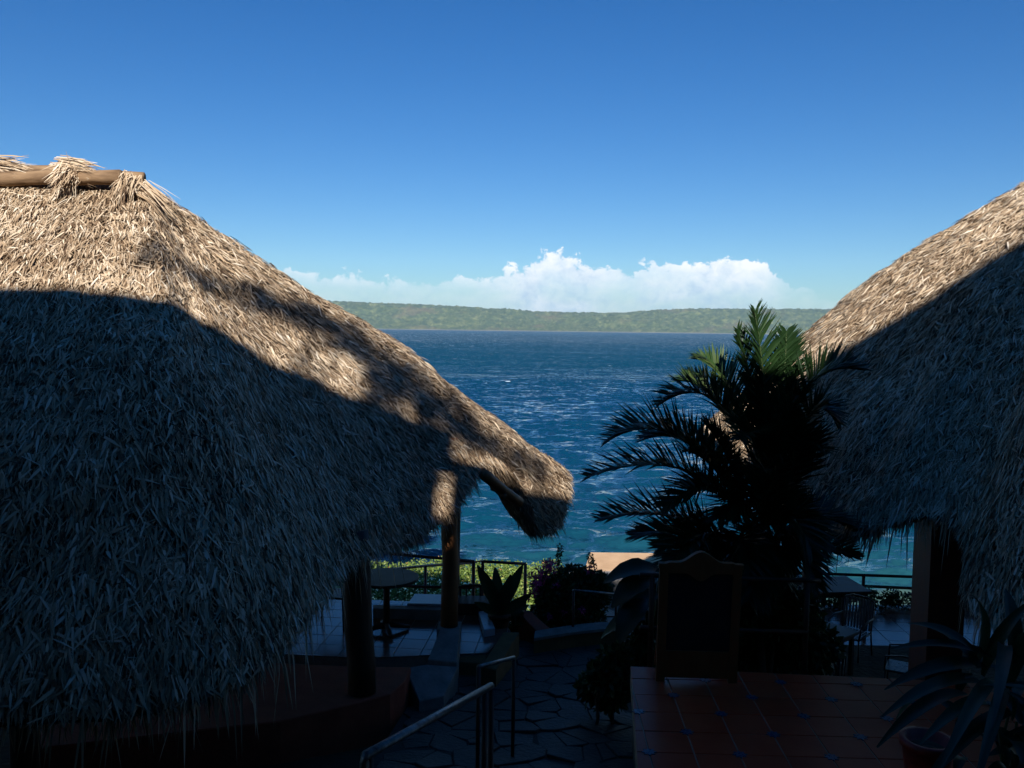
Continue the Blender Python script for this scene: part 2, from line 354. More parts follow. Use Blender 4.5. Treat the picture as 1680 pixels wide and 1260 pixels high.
def hill_material():
    m, nt, b, N, L = new_mat('forested_slope')
    geo = N('ShaderNodeNewGeometry')
    def nz(scale, detail, rough=.6):
        n = N('ShaderNodeTexNoise'); n.inputs['Scale'].default_value = scale; n.inputs['Detail'].default_value = detail; n.inputs['Roughness'].default_value = rough; L(geo.outputs['Position'], n.inputs['Vector']); return n.outputs['Fac']
    r = N('ShaderNodeValToRGB'); L(nz(.035, 8, .7), r.inputs[0]); el = r.color_ramp.elements
    el[0].position = .3; el[0].color = (.014, .030, .008, 1); el[1].position = .68; el[1].color = (.22, .22, .075, 1); x = el.new(.5); x.color = (.075, .10, .026, 1)
    r2 = N('ShaderNodeValToRGB'); L(nz(.0035, 5, .6), r2.inputs[0]); e2 = r2.color_ramp.elements; e2[0].position = .56; e2[0].color = (0, 0, 0, 1); e2[1].position = .72; e2[1].color = (.75, .75, .75, 1)
    mx = N('ShaderNodeMix'); mx.data_type = 'RGBA'; L(r2.outputs[0], mx.inputs['Factor']); L(r.outputs[0], mx.inputs['A']); mx.inputs['B'].default_value = (.19, .125, .065, 1)
    L(mx.outputs['Result'], b.inputs['Base Color']); b.inputs['Roughness'].default_value = .9; b.inputs['Specular IOR Level'].default_value = .1
    return m
def build_hills():
    xs = np.concatenate([np.arange(-9000, -2600, 60.), np.arange(-2600, 2800, 9.), np.arange(2800, 9001, 60.)])
    ys = np.concatenate([np.arange(3480, 4200, 11.), np.arange(4200, 6000, 120.)])
    X, Y = np.meshgrid(xs, ys)
    az = X / 3950
    px = np.array([-1200, 0, 300, 480, 540, 640, 740, 800, 850, 920, 1000, 1040, 1080, 1150, 1350, 1700, 2600.])
    hh = np.array([120, 125, 118, 112, 109, 101, 94, 84, 76, 70, 68, 76, 87, 95, 100, 105, 120.])
    H = np.interp(az * FPX + 840, px, hh)
    f = smooth(3490, 4080, Y + 60 * fbm(X * .004, Y * .004, 3, 2)) 
    Z = WATER - 1.2 + (H + 10) * f + 40 * fbm(X * .006, Y * .008, 4, 8) * smooth(3520, 3700, Y) * (1 - smooth(3950, 4100, Y))
    Z = Z - smooth(4200, 5800, Y) * 40
    canopy = np.random.default_rng(5).random(X.shape) ** 1.5 * 13 * smooth(3505, 3530, Y) + 9 * (vnoise(X * .06, Y * .06, 4) - .3) * smooth(3505, 3560, Y)
    Z = Z + canopy
    tag(link_mesh('hills', grid_mesh('hills', X, Y, Z), hill_material(), smooth=False), 'low forested crater rim across the lake', kind='structure')
    # pale strip of beach under the far trees
    xs = np.arange(-9000, 9001, 60.); X, Y = np.meshgrid(xs, np.array([3470., 3512.])); Z = np.where(Y < 3490, WATER - .8, WATER + 2.6) + .8 * vnoise(X * .01, Y * 0, 3)
    tag(link_mesh('shore', grid_mesh('shore', X, Y, Z), surface('far_sand', (.15, .14, .10), (.26, .24, .18), .01, .9, 0)), 'thin pale strip of beach below the far hills', kind='structure')
build_hills()

# ------------------------------------------------------------------ thatched roofs
def catmull(P, n):
    P = np.asarray(P, float); m = len(P); t = np.linspace(0, m - 1 - 1e-6, n); i = t.astype(int); u = (t - i)[:, None]
    g = lambda k: P[np.clip(i + k, 0, m - 1)]
    p0, p1, p2, p3 = g(-1), g(0), g(1), g(2)
    return .5 * ((2 * p1) + (-p0 + p2) * u + (2 * p0 - 5 * p1 + 4 * p2 - p3) * u * u + (-p0 + 3 * p1 - 3 * p2 + p3) * u ** 3)
def blade_mesh(name, P, D, S, Nn, L, W, lift, roll, tint, droop, tipw=.18):
    L = L[:, None]; W = W[:, None] * .5; lift = lift[:, None]; droop = droop[:, None]
    sd = S * np.cos(roll)[:, None] + Nn * np.sin(roll)[:, None]
    Zd = np.array([0, 0, -1.0])
    p1 = P + D * L * .5 + Nn * L * lift * .6 + Zd * L * droop * .25
    p2 = P + D * L + Nn * L * lift + Zd * L * droop
    V = np.stack([P - sd * W * .8, P + sd * W * .8, p1 - sd * W, p1 + sd * W, p2 - sd * W * tipw, p2 + sd * W * tipw], 1)
    n = len(P); b = (np.arange(n) * 6)[:, None]
    F = np.concatenate([b + np.array([[0, 1, 3, 2]]), b + np.array([[2, 3, 5, 4]])], 1).reshape(-1, 4)
    return quads_mesh(name, V.reshape(-1, 3), F, np.repeat(tint, 2))
class Roof:
    def __init__(s, E, Rr, bulge, nu=220, nv=60, seed=1):
        s.E = catmull(E, nu); s.R = catmull(Rr, nu); b = np.interp(np.linspace(0, len(bulge) - 1, nu), np.arange(len(bulge)), bulge)
        v = np.linspace(0, 1, nv)
        G = s.R[:, None] + (s.E - s.R)[:, None] * v[None, :, None]
        out = (s.E - s.R) * np.array([1, 1, 0]); out /= np.linalg.norm(out, axis=1)[:, None] + 1e-6
        up = out * .7 + np.array([0, 0, .7])
        G = G + up[:, None, :] * (b[:, None] * np.sin(math.pi * v ** 1.25)[None])[:, :, None]
        uu, vv = np.meshgrid(np.linspace(0, 26, nu), v * 6, indexing='ij')
        lump = fbm(uu, vv, 3, seed) * .22 * np.clip(vv * .6, 0, 1)
        s.raw = G + up[:, None, :] * lump[:, :, None]
        s.G = s.raw; s.nu, s.nv = nu, nv
        gu = np.gradient(s.G, axis=0); gv = np.gradient(s.G, axis=1)
        s.T = gv / (np.linalg.norm(gv, axis=2, keepdims=True) + 1e-9)
        n = np.cross(gu, gv); s.Nn = n / (np.linalg.norm(n, axis=2, keepdims=True) + 1e-9)
        if (s.Nn[nu // 3, nv // 2, 2]) < 0: s.Nn = -s.Nn
        s.Nn[:, :3] = np.array([0, 0, 1.0]); s.Nn[~np.isfinite(s.Nn).all(2)] = (0, 0, 1)
        s.S = np.cross(s.T, s.Nn)
        s.area = np.linalg.norm(np.cross(gu, gv), axis=2)
    def shell(s, name, m, parent):
        top = s.G - s.Nn * .05; bot = s.G - s.Nn * .17
        bot[:, -1, 2] += .04
        nu, nv = s.nu, s.nv; i = np.arange(nu * nv).reshape(nu, nv); o = nu * nv
        q = lambda a: np.stack([a[:-1, :-1], a[1:, :-1], a[1:, 1:], a[:-1, 1:]], -1).reshape(-1, 4)
        F = [q(i), q(i + o)[:, ::-1]]
        for row in (i[:, -1], i[:, 0]): F.append(np.stack([row[:-1], row[1:], row[1:] + o, row[:-1] + o], -1))
        for c in (i[0], i[-1]): F.append(np.stack([c[:-1], c[1:], c[1:] + o, c[:-1] + o], -1))
        return link_mesh(name, quads_mesh(name, np.concatenate([top.reshape(-1, 3), bot.reshape(-1, 3)]), np.concatenate(F)), m, parent, smooth=True)
    def sample(s, n, u0, u1, rng, v0=0.0, v1=1.0):
        a0, a1 = int(u0 * (s.nu - 1)), int(u1 * (s.nu - 1)); b0, b1 = int(v0 * (s.nv - 1)), int(v1 * (s.nv - 1))
        w = s.area[a0:a1, b0:b1].ravel() + 1e-5; c = rng.choice(len(w), n, p=w / w.sum()); nb = b1 - b0
        i = a0 + c // nb; j = b0 + c % nb; fu = rng.random(n)[:, None]; fv = rng.random(n)[:, None]
        def lerp(A):
            i2 = np.minimum(i + 1, s.nu - 1); j2 = np.minimum(j + 1, s.nv - 1)
            return (A[i, j] * (1 - fu) + A[i2, j] * fu) * (1 - fv) + (A[i, j2] * (1 - fu) + A[i2, j2] * fu) * fv
        nrm = lambda A: A / (np.linalg.norm(A, axis=1, keepdims=True) + 1e-9)
        return lerp(s.G), nrm(lerp(s.T)), nrm(lerp(s.S)), nrm(lerp(s.Nn)), (j + fv[:, 0]) / (s.nv - 1)
    def thatch(s, name, n, u0, u1, m, parent, seed, Lr=(.07, .21), Wr=(.006, .027)):
        rng = np.random.default_rng(seed)
        P, T, S, Nn, v = s.sample(n, u0, u1, rng)
        yaw = rng.normal(0, 1, n) * np.where(rng.random(n) < .3, .75, .32); D = T * np.cos(yaw)[:, None] + S * np.sin(yaw)[:, None]; S2 = S * np.cos(yaw)[:, None] - T * np.sin(yaw)[:, None]
        L = rng.uniform(*Lr, n); W = (Wr[0] + (Wr[1] - Wr[0]) * rng.random(n) ** 1.6) * np.where(rng.random(n) < .06, 1.5, 1.0)
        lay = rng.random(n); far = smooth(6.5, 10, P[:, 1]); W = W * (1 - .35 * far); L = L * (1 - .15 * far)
        course = np.mod(v * 15 + 3.0 * fbm(P[:, 0] * .9 + 7, P[:, 1] * .9 + P[:, 2], 3, seed), 1.0)
        P = P + Nn * (lay * .05 - .04 + course * .026)[:, None] - D * L[:, None] * .5
        tint = np.clip(.10 + .44 * lay + .10 * course + rng.normal(0, .21, n), 0, 1)  # shadow under each course painted into the tint; deeper blades darker too
        lift = np.abs(rng.normal(.025, .05, n)) + np.where(rng.random(n) < .02, .2, 0)
        return tag(link_mesh(name, blade_mesh(name, P, D, S2, Nn, L, W, lift, rng.normal(0, .38, n), tint, rng.uniform(0, .10, n)), m, parent), kind='stuff')
    def fringe(s, name, n, u0, u1, m, parent, seed, Lr=(.12, .36)):
        rng = np.random.default_rng(seed); t = rng.uniform(u0, u1, n) * (s.nu - 1); i = t.astype(int); f = (t - i)[:, None]; i2 = np.minimum(i + 1, s.nu - 1)
        back = rng.uniform(.0, .16, n)
        j = np.clip(((1 - back * .35) * (s.nv - 1)).astype(int), 0, s.nv - 1)
        le = lambda A: A[i, j] * (1 - f) + A[i2, j] * f
        P = le(s.G); T = le(s.T); S = le(s.S); Nn = le(s.Nn)
        yaw = rng.normal(0, .22, n)
        D = T * (np.cos(yaw) * .75)[:, None] + S * np.sin(yaw)[:, None] + np.array([0, 0, -1.0]) * rng.uniform(.1, .6, n)[:, None]; D /= np.linalg.norm(D, axis=1, keepdims=True)
        P = P + Nn * rng.uniform(-.17, .03, n)[:, None] - D * .1
        L = rng.uniform(*Lr, n) * (0.75 + .5 * vnoise(t * .35, t * 0, seed)); W = rng.uniform(.006, .02, n)
        me = blade_mesh(name, P, D, S, Nn, L, W, rng.normal(0, .05, n), rng.normal(0, .5, n), np.clip(rng.normal(.4, .2, n), 0, 1), rng.uniform(0, .25, n), .1)
        return tag(link_mesh(name, me, m, parent), kind='stuff')
    def strands(s, name, n, u0, u1, m, parent, seed):        # single long leaf strips hanging from the near eave, one object each
        rng = np.random.default_rng(seed)
        for k in range(n):
            t = rng.uniform(u0, u1) * (s.nu - 1); i = int(t); j = s.nv - 1 - int(rng.integers(0, 4))
            P, T, S, Nn = (A[i, j] for A in (s.G, s.T, s.S, s.Nn))
            L = rng.uniform(.2, .5); W = rng.uniform(.008, .024); d = T * .35 + S * rng.normal(0, .14) + np.array([0, 0, -.9]); d /= np.linalg.norm(d)
            mb = MB(); v = []; w0 = S * math.cos(.5) + Nn * rng.normal(0, .4)
            for q, (a, w) in enumerate(((0, .7), (.35, 1), (.7, .7), (1, .08))):
                c = P + Nn * rng.uniform(-.05, .03) * (q == 0) + d * L * a + np.array([0, 0, -.12 * a * a * L]); v += [c - w0 * W * w * .5, c + w0 * W * w * .5]
            mb.add(v, [(0, 1, 3, 2), (2, 3, 5, 4), (4, 5, 7, 6)]); me = mb.mesh(name)
            at_ = me.attributes.new('tint', 'FLOAT', 'FACE'); x = float(rng.uniform(.3, .7)); at_.data.foreach_set('value', [x] * 3)
            link_mesh(name, me, m, parent)

hutL = empty('thatched_hut', (-4, 10, -4.0), 'thatched hut with a log-topped ridge filling the left side', 'hut', 'thatched huts by the lake')
EL = [(-9, 5.5, -2.4), (-6, 5.25, -2.4), (-4.2, 5.1, -2.46), (-3.0, 5.15, -2.48), (-2.2, 5.4, -2.48), (-1.76, 6.0, -2.46), (-1.62, 7.0, -2.36), (-1.55, 8.1, -2.34), (-1.35, 8.9, -2.36), (-1.0, 9.5, -2.36),
      (-.62, 10.2, -2.16), (-.36, 10.9, -1.82), (-.05, 11.45, -1.98), (.24, 11.85, -2.35), (.42, 12.0, -2.86), (.7, 12.2, -2.88), (.9, 12.6, -2.6), (.9, 13.2, -2.3), (.4, 14.0, -2.2), (-1, 14.7, -2.2), (-4, 15, -2.2), (-9, 15, -2.2)]
AP = (-4.35, 10.0, 1.66)
RL = [(-9, 10, 1.70), (-7, 10, 1.70), (-5.2, 10, 1.68), (-4.6, 10, 1.67)] + [AP] * 15 + [(-4.6, 10, 1.67), (-5.5, 10, 1.68), (-9, 10, 1.70)]
BL = [.1] * 4 + [.12] * 4 + [.12] * 4 + [.12, .16, .24, .26, .22, .15] + [.1] * 4
roofL = Roof(EL, RL, BL, seed=3)
shL = roofL.shell('roof', MAT['thatch_core'], hutL)
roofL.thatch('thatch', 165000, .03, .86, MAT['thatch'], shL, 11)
roofL.fringe('eave_fringe', 9000, .03, .86, MAT['thatch'], shL, 12)
roofL.fringe('eave_fringe', 4500, .36, .78, MAT['thatch'], shL, 14, (.1, .3))
roofL.strands('thatch_strand', 150, .05, .40, MAT['thatch'], shL, 13)

hutR = empty('thatched_hut', (7, 10.5, -4.6), 'thatched hut with a lit left slope filling the right side', 'hut', 'thatched huts by the lake')
ER = [(13, 5, -2.4), (8, 4.8, -2.4), (5.4, 4.9, -2.4), (4.3, 5.4, -2.4), (3.95, 6.2, -2.36), (3.9, 7.0, -2.3), (4.15, 7.7, -2.25), (4.5, 8.3, -2.1), (4.45, 8.8, -1.92), (4.0, 9.0, -2.08), (3.62, 9.2, -2.24), (3.4, 9.8, -2.15),
      (3.15, 10.8, -1.95), (2.9, 11.8, -1.55), (2.8, 12.4, -1.45), (3.1, 13.3, -1.55), (4, 14.3, -1.7), (6, 15.2, -1.8), (13, 15.5, -1.8)]
AR = (8.0, 11.0, 2.85)
RR = [(13, 10.6, 2.9), (11, 10.8, 2.9), (8.6, 11, 2.87)] + [AR] * 13 + [(8.6, 11, 2.87), (9.5, 11, 2.88), (13, 10.6, 2.9)]
BR = [.12] * 5 + [.15] * 5 + [.2, .24, .27, .29, .29, .27, .2, .15, .1]
roofR = Roof(ER, RR, BR, seed=9)
shR = roofR.shell('roof', MAT['thatch_core'], hutR)
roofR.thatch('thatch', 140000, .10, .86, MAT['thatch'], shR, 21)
roofR.fringe('eave_fringe', 8000, .10, .86, MAT['thatch'], shR, 22)
roofR.strands('thatch_strand', 110, .18, .62, MAT['thatch'], shR, 23)

# ------------------------------------------------------------------ left hut: ridge poles, posts, rafter
def rod(name, pts, rad, m, parent, n=10, smooth=True):
    return MB().tube(pts, rad, n).build(name, m, parent, smooth)
def wobble(a, b, k=6, amp=.015, seed=0):
    rng = random.Random(seed); a = Vector(a); b = Vector(b)
    return [a.lerp(b, i / k) + (Vector((rng.uniform(-amp, amp), rng.uniform(-amp, amp), rng.uniform(-amp, amp))) if 0 < i < k else Vector()) for i in range(k + 1)]
rod('ridge_pole', wobble(at(-700, 296, 9.8), at(198, 291, 9.72), 24, .012, 1), [.078 + .012 * ((k * 7) % 5) / 4 for k in range(25)], MAT['log'], hutL)
rod('ridge_pole', wobble(at(150, 287, 10.05), at(236, 291, 10.02), 4, .01, 2), .06, MAT['log'], hutL)
rod('ridge_pole', wobble(at(-700, 284, 10.2), at(120, 281, 10.2), 6, .02, 3), .07, MAT['log'], hutL)
def tuft(name, base, dirs, n, L, m, parent, seed, spread=.35, w=(.006, .017)):
    rng = np.random.default_rng(seed); c = np.array(base, float); d0 = np.array(dirs, float)
    D = d0[None] + rng.normal(0, spread, (n, 3)); D /= np.linalg.norm(D, axis=1, keepdims=True)
    P = c[None] + rng.normal(0, .05, (n, 3)); S = np.cross(D, np.array([0, -1.0, .3])); S /= np.linalg.norm(S, axis=1, keepdims=True) + 1e-6; Nn = np.cross(S, D)
    me = blade_mesh(name, P, D, S, Nn, rng.uniform(.5, 1, n) * L, rng.uniform(*w, n), rng.normal(0, .1, n), rng.normal(0, .4, n), np.clip(rng.normal(.55, .2, n), 0, 1), rng.uniform(0, .3, n))
    return tag(link_mesh(name, me, m, parent), kind='stuff')
tuft('ridge_binding', at(112, 283, 9.62), (-.5, -.3, -.8), 220, .22, MAT['thatch'], hutL, 31)
tuft('ridge_binding', at(104, 274, 9.78), (1, -.1, -.09), 320, .42, MAT['thatch'], hutL, 32, .055)
tuft('ridge_binding', at(214, 296, 9.66), (-.25, -.4, -1), 240, .22, MAT['thatch'], hutL, 33, .3)
tuft('ridge_binding', at(-6, 274, 9.85), (1, -.1, -.06), 200, .45, MAT['thatch'], hutL, 34, .08)
tuft('ridge_binding', at(232, 308, 9.7), (.85, 0, -.6), 130, .42, MAT['thatch'], hutL, 35, .10)
ZL = -4.0
pA = on(737, 1026, ZL + .13); pB = Vector((pA.x, pA.y, -1.4))
rod('post', wobble(pA, pB, 6, .012, 5), [.115, .112, .108, .107, .105, .104, .103], MAT['post'], hutL, 14)
pC = on(594, 1136, -3.8); rod('post', wobble(pC, (pC.x - .1, pC.y + .1, -2.12), 5, .012, 6), .145, MAT['dark_wood'], hutL, 14)
MB().box(pA.x - .15, pA.x + .15, pA.y - .15, pA.y + .15, -4.1, ZL + .13).build('post_base', MAT['concrete'], hutL)
for x, y in ((-4.2, 7.2), (-7.5, 7.2), (-.9, 13.2), (-4.5, 13.6)):
    rod('post', wobble((x, y, -4.2), (x, y, -1.4), 4, .01, 9), .12, MAT['dark_wood'], hutL, 10)
bA, bB = at(797, 781, 10.85), at(852, 824, 11.45)
rod('rafter', wobble(bA + (bA - bB) * .12, bB, 5, .006, 7), .072, MAT['post'], hutL, 10)
rod('rafter', wobble(at(826, 814, 11.1), at(846, 800, 12.0), 2, 0, 8), .045, MAT['post'], hutL, 8)
rod('rafter', wobble(at(846, 826, 11.7), at(862, 838, 11.85), 2, 0, 8), .04, MAT['dark_wood'], hutL, 8)
# right hut posts
pR = at(1542, 900, 9.4); MB().prism([(pR.x - .2, pR.y - .2), (pR.x + .2, pR.y - .2), (pR.x + .2, pR.y + .2), (pR.x - .2, pR.y + .2)], -4.7, -1.65).build('post', MAT['rail_red'], hutR)
for x, y in ((4.6, 12.8), (8.5, 13.4), (8.5, 7.0)):
    rod('post', wobble((x, y, -4.7), (x, y, -1.4), 4, .01, 9), .13, MAT['dark_wood'], hutR, 10)

# ------------------------------------------------------------------ floors laid tile by tile
def clip_poly(poly, a, b):        # keep the part left of a->b
    out = []; n = len(poly)
    side = lambda p: (b[0] - a[0]) * (p[1] - a[1]) - (b[1] - a[1]) * (p[0] - a[0])
    for i in range(n):
        p, q = poly[i], poly[(i + 1) % n]; sp, sq = side(p), side(q)
        if sp >= 0: out.append(p)
        if (sp >= 0) != (sq >= 0):
            t = sp / (sp - sq); out.append((p[0] + (q[0] - p[0]) * t, p[1] + (q[1] - p[1]) * t))
    return out
def area(poly): return .5 * sum(poly[i][0] * poly[(i + 1) % len(poly)][1] - poly[(i + 1) % len(poly)][0] * poly[i][1] for i in range(len(poly)))
def ccw(poly): poly = [(p[0], p[1]) for p in poly]; return poly if area(poly) > 0 else poly[::-1]
def tiled_floor(name, label, outline, z, thick, origin, yaw, pitch, m, base_m, rng_seed, gap=.007):
    poly = ccw(outline); rng = random.Random(rng_seed)
    fl = MB().prism(poly, z - thick, z - .006).build(name, base_m); tag(fl, label, kind='structure')
    ca, sa = math.cos(yaw), math.sin(yaw)
    for i in range(-40, 41):
        for j in range(-40, 41):
            c = (origin[0] + ((i + .5) * ca + (j + .5) * sa) * pitch, origin[1] + (-(i + .5) * sa + (j + .5) * ca) * pitch)
            h = pitch / 2 - gap / 2
            q = [(c[0] + (a * ca + b * sa) * h, c[1] + (-a * sa + b * ca) * h) for a, b in ((-1, -1), (1, -1), (1, 1), (-1, 1))]
            for k in range(len(poly)):
                q = clip_poly(q, poly[k], poly[(k + 1) % len(poly)])
                if len(q) < 3: break
            if len(q) < 3 or abs(area(q)) < .002: continue
            dz = rng.uniform(-.0015, .0015); zt = [z + dz + rng.uniform(-.0008, .0008) for _ in q]
            MB().prism(q, z - .02, zt, .004).build('tile', m, fl)
    return fl
ZT = -3.2
m0 = on(1104.8, 1140.7, ZT); yawT = R(1.9); pT = .343
e1, e2 = on(1034.5, 1093, ZT), on(1047, 1262, ZT); ed = (e2 - e1).normalized()
terr = tiled_floor('terrace_floor', 'red clay tile terrace with small blue insets at the right', [e1, e1 + ed * 4.2, (5.4, 4.2), (5.4, 7.55), on(1460, 1113, ZT)], ZT, .18, m0, yawT, pT, MAT['tile'], MAT['grout'], 5, .009)
def flower_mesh():
    mb = MB(); r = [(.058 if k % 2 == 0 else .036) for k in range(16)]
    mb.prism([(r[k] * math.cos(2 * math.pi * k / 16), r[k] * math.sin(2 * math.pi * k / 16)) for k in range(16)], -.004, .0045); return mb.mesh('blue_inset')
fm = flower_mesh(); fm.materials.append(MAT['inset'])
for i in range(-2, 10):
    for j in range(-7, 4):
        if (i + j) % 2: continue
        c = Vector((m0.x + (i * math.cos(yawT) + j * math.sin(yawT)) * pT, m0.y + (-i * math.sin(yawT) + j * math.cos(yawT)) * pT, ZT))
        inn = ccw([e1, e1 + ed * 4.2, (5.4, 4.2), (5.4, 7.55), on(1460, 1113, ZT)])
        if all((b[0] - a[0]) * (c.y - a[1]) - (b[1] - a[1]) * (c.x - a[0]) > 0.06 for a, b in zip(inn, inn[1:] + inn[:1])):
            o = bpy.data.objects.new('blue_inset', fm); COL.objects.link(o); o.parent = terr; o.location = c
tag(MB().prism(ccw([e1 + Vector((.03, -.02, 0)), e1 + ed * 4.2 + Vector((.03, 0, 0)), (5.35, 4.25), (5.35, 7.5), on(1460, 1113, ZT) + Vector((0, -.03, 0))]), -5.2, ZT - .182).build('retaining_wall', MAT['stone']), 'dark stone wall carrying the red tile terrace', 'wall')

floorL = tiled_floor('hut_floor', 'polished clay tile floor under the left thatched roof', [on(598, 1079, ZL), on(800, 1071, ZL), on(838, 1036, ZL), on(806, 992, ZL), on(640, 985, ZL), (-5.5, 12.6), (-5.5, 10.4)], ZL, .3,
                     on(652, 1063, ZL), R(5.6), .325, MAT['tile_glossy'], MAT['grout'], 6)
ZR = -4.6
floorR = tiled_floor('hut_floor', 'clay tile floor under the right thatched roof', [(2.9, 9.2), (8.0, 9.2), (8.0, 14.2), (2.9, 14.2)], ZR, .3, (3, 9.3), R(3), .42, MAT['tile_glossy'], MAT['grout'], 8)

# ------------------------------------------------------------------ stone path and steps
def path_z(y): return float(np.interp(y, [.9, 6.6, 9, 12, 13.5], [-1.75, -3.86, -4.15, -4.32, -4.4]))
def build_path():
    rng = random.Random(4)
    cx = lambda y: float(np.interp(y, [6, 9, 12, 13.5], [.0, .2, .75, 1.2])); hw = lambda y: float(np.interp(y, [6, 9, 10.5, 12, 13.5], [1.25, 1.2, .85, .62, .6]))
    ys = [6.6 + i * .3 for i in range(24)]
    V = []; F = []
    for y in ys: V += [(cx(y) - hw(y) - .12, y, path_z(y) - .007), (cx(y) + hw(y) + .1, y, path_z(y) - .007)]
    for i in range(len(ys) - 1): F.append((2 * i, 2 * i + 1, 2 * i + 3, 2 * i + 2))
    p = tag(MB().add(V, F).build('path', MAT['mortar']), 'dark crazy-paved stone path between the two huts', kind='structure')
    seeds = []; step = .36; y = 6.5
    while y < 13.4:
        x = cx(y) - hw(y) - .2
        while x < cx(y) + hw(y) + .2:
            seeds.append((x + rng.uniform(-.16, .16), y + rng.uniform(-.16, .16))); x += step
        y += step * .82
    for i, s in enumerate(seeds):
        if abs(s[0] - cx(s[1])) > hw(s[1]): continue
        q = [(s[0] + a * .5, s[1] + b * .5) for a, b in ((-1, -1), (1, -1), (1, 1), (-1, 1))]
        for j, t in enumerate(seeds):
            if i == j or abs(t[0] - s[0]) > 1 or abs(t[1] - s[1]) > 1: continue
            mx, my = (s[0] + t[0]) / 2, (s[1] + t[1]) / 2; dx, dy = t[0] - s[0], t[1] - s[1]; l = math.hypot(dx, dy)
            g_ = rng.uniform(.004, .011); mx -= dx / l * g_; my -= dy / l * g_
            q = clip_poly(q, (mx, my), (mx - dy, my + dx))
            if len(q) < 3: break
        if len(q) < 3 or area(q) < .006: continue
        dz = rng.uniform(0, .016); tx, ty = rng.uniform(-.07, .07), rng.uniform(-.07, .07)
        zt = [path_z(a[1]) + dz + tx * (a[0] - s[0]) + ty * (a[1] - s[1]) for a in q]
        pale = (Vector(s) - Vector(on(885, 1188, -4.13)[:2])).length < .13
        MB().prism(q, [z - .05 for z in zt], zt, .007).build('flagstone', MAT['concrete'] if pale else MAT['stone'], p)
    st = tag(MB().box(-1.35, 1.25, .2, .9, -2.4, -1.75).build('stairs', MAT['mortar']), 'stone steps leading down to the path', kind='structure')
    n = 12
    for k in range(n):
        y0 = .9 + k * (5.7 / n); z = -1.75 - (k + 1) * (2.11 / n)
        MB().box(-1.3 - k * .002, 1.2 + k * .002, y0 + .001, y0 + 5.7 / n + .02, z - .5, z).build('step', MAT['stone'], st)
build_path()

# ------------------------------------------------------------------ plinth, low walls, kerbs
def block(name, tops, bottom, m, label, cat, group=None, bevel=.012):
    p = [Vector(q) for q in tops]
    if area([(q.x, q.y) for q in p]) < 0: p = p[::-1]
    return tag(MB().prism([(q.x, q.y) for q in p], bottom, [q.z for q in p], bevel).build(name, m), label, cat, group)
pl = block('plinth', [on(674, 1094, -3.8), on(664, 1118, -3.8), on(640, 1138, -3.8), on(590, 1152, -3.8), on(460, 1183, -3.8), (-4.2, 7.4, -3.8), (-5.2, 9.6, -3.8), on(600, 1094, -3.8)], -4.6, MAT['red_plaster'], 'red plastered plinth under the near post of the left hut', 'plinth')
block('low_wall', [on(722, 1032, -3.7), on(755, 1032, -3.7), on(749, 1086, -3.86), on(702, 1081, -3.86)], -4.6, MAT['concrete'], 'sloping grey stair wall in front of the lit post', 'wall', 'low walls beside the path')
block('low_wall', [on(664, 1096, -3.84), on(700, 1090, -3.84), on(752, 1094, -3.9), on(728, 1140, -4.02), on(688, 1150, -4.02), on(672, 1112, -3.9)], -4.6, MAT['concrete'], 'grey stone block between the red plinth and the path', 'wall', 'low walls beside the path')
block('kerb', [on(826, 1037, -3.93), on(852, 1037, -3.93), on(814, 1099, -3.97), on(790, 1092, -3.97)], -4.6, MAT['ochre'], 'pale ochre kerb right of the hut entrance step', 'kerb')
block('step', [on(748, 1074, -4.03), on(800, 1075, -4.03), on(796, 1088, -4.06), on(744, 1086, -4.06)], -4.6, MAT['ochre'], 'ochre entrance step between stair wall and kerb', 'step')
block('kerb', [on(785, 1003, -3.9), on(800, 1001, -3.9), on(812, 1030, -3.9), on(794, 1033, -3.9)], -4.4, MAT['pale_slab'], 'short grey kerb under the broad-leaved plant', 'kerb')
block('kerb', [on(612, 992, -3.86), on(730, 996, -3.86), on(730, 1001, -3.86), on(612, 998, -3.86)], -4.5, MAT['concrete'], 'dark low kerb along the far edge of the clay floor', 'kerb')
block('slab', [on(668, 990, -3.83), on(680, 974, -3.83), on(728, 975, -3.83), on(728, 991, -3.83)], -4.4, MAT['pale_slab'], 'pale bluish slab left of the lit post by the railing', 'slab')
block('retaining_wall', [on(848, 1003, -3.9), on(868, 1001, -3.9), on(906, 1034, -4.1), on(884, 1038, -4.1)], -4.7, MAT['tile'], 'sloping terracotta wall left of the flowering bush', 'wall')
def planter():
    t = empty('planter_wall', on(930, 1056, -4.25), 'low curved ochre planter wall under the flowering bush', 'wall')
    P = [on(x, y, -4.05) for x, y in ((876, 1046), (900, 1042), (925, 1038), (955, 1034), (985, 1031), (1010, 1030))]
    out = []; inn = []
    for p in P: out.append((p.x, p.y)); inn.append((p.x + .02, p.y + .22))
    MB().prism(ccw(out + inn[::-1]), -4.6, -4.09).build('wall', MAT['ochre'], t)
    o2 = [(a, b - .03) for a, b in out]; i2 = [(a, b + .03) for a, b in inn]
    MB().prism(ccw(o2 + i2[::-1]), -4.087, -4.05).build('coping', MAT['concrete'], t)
planter()
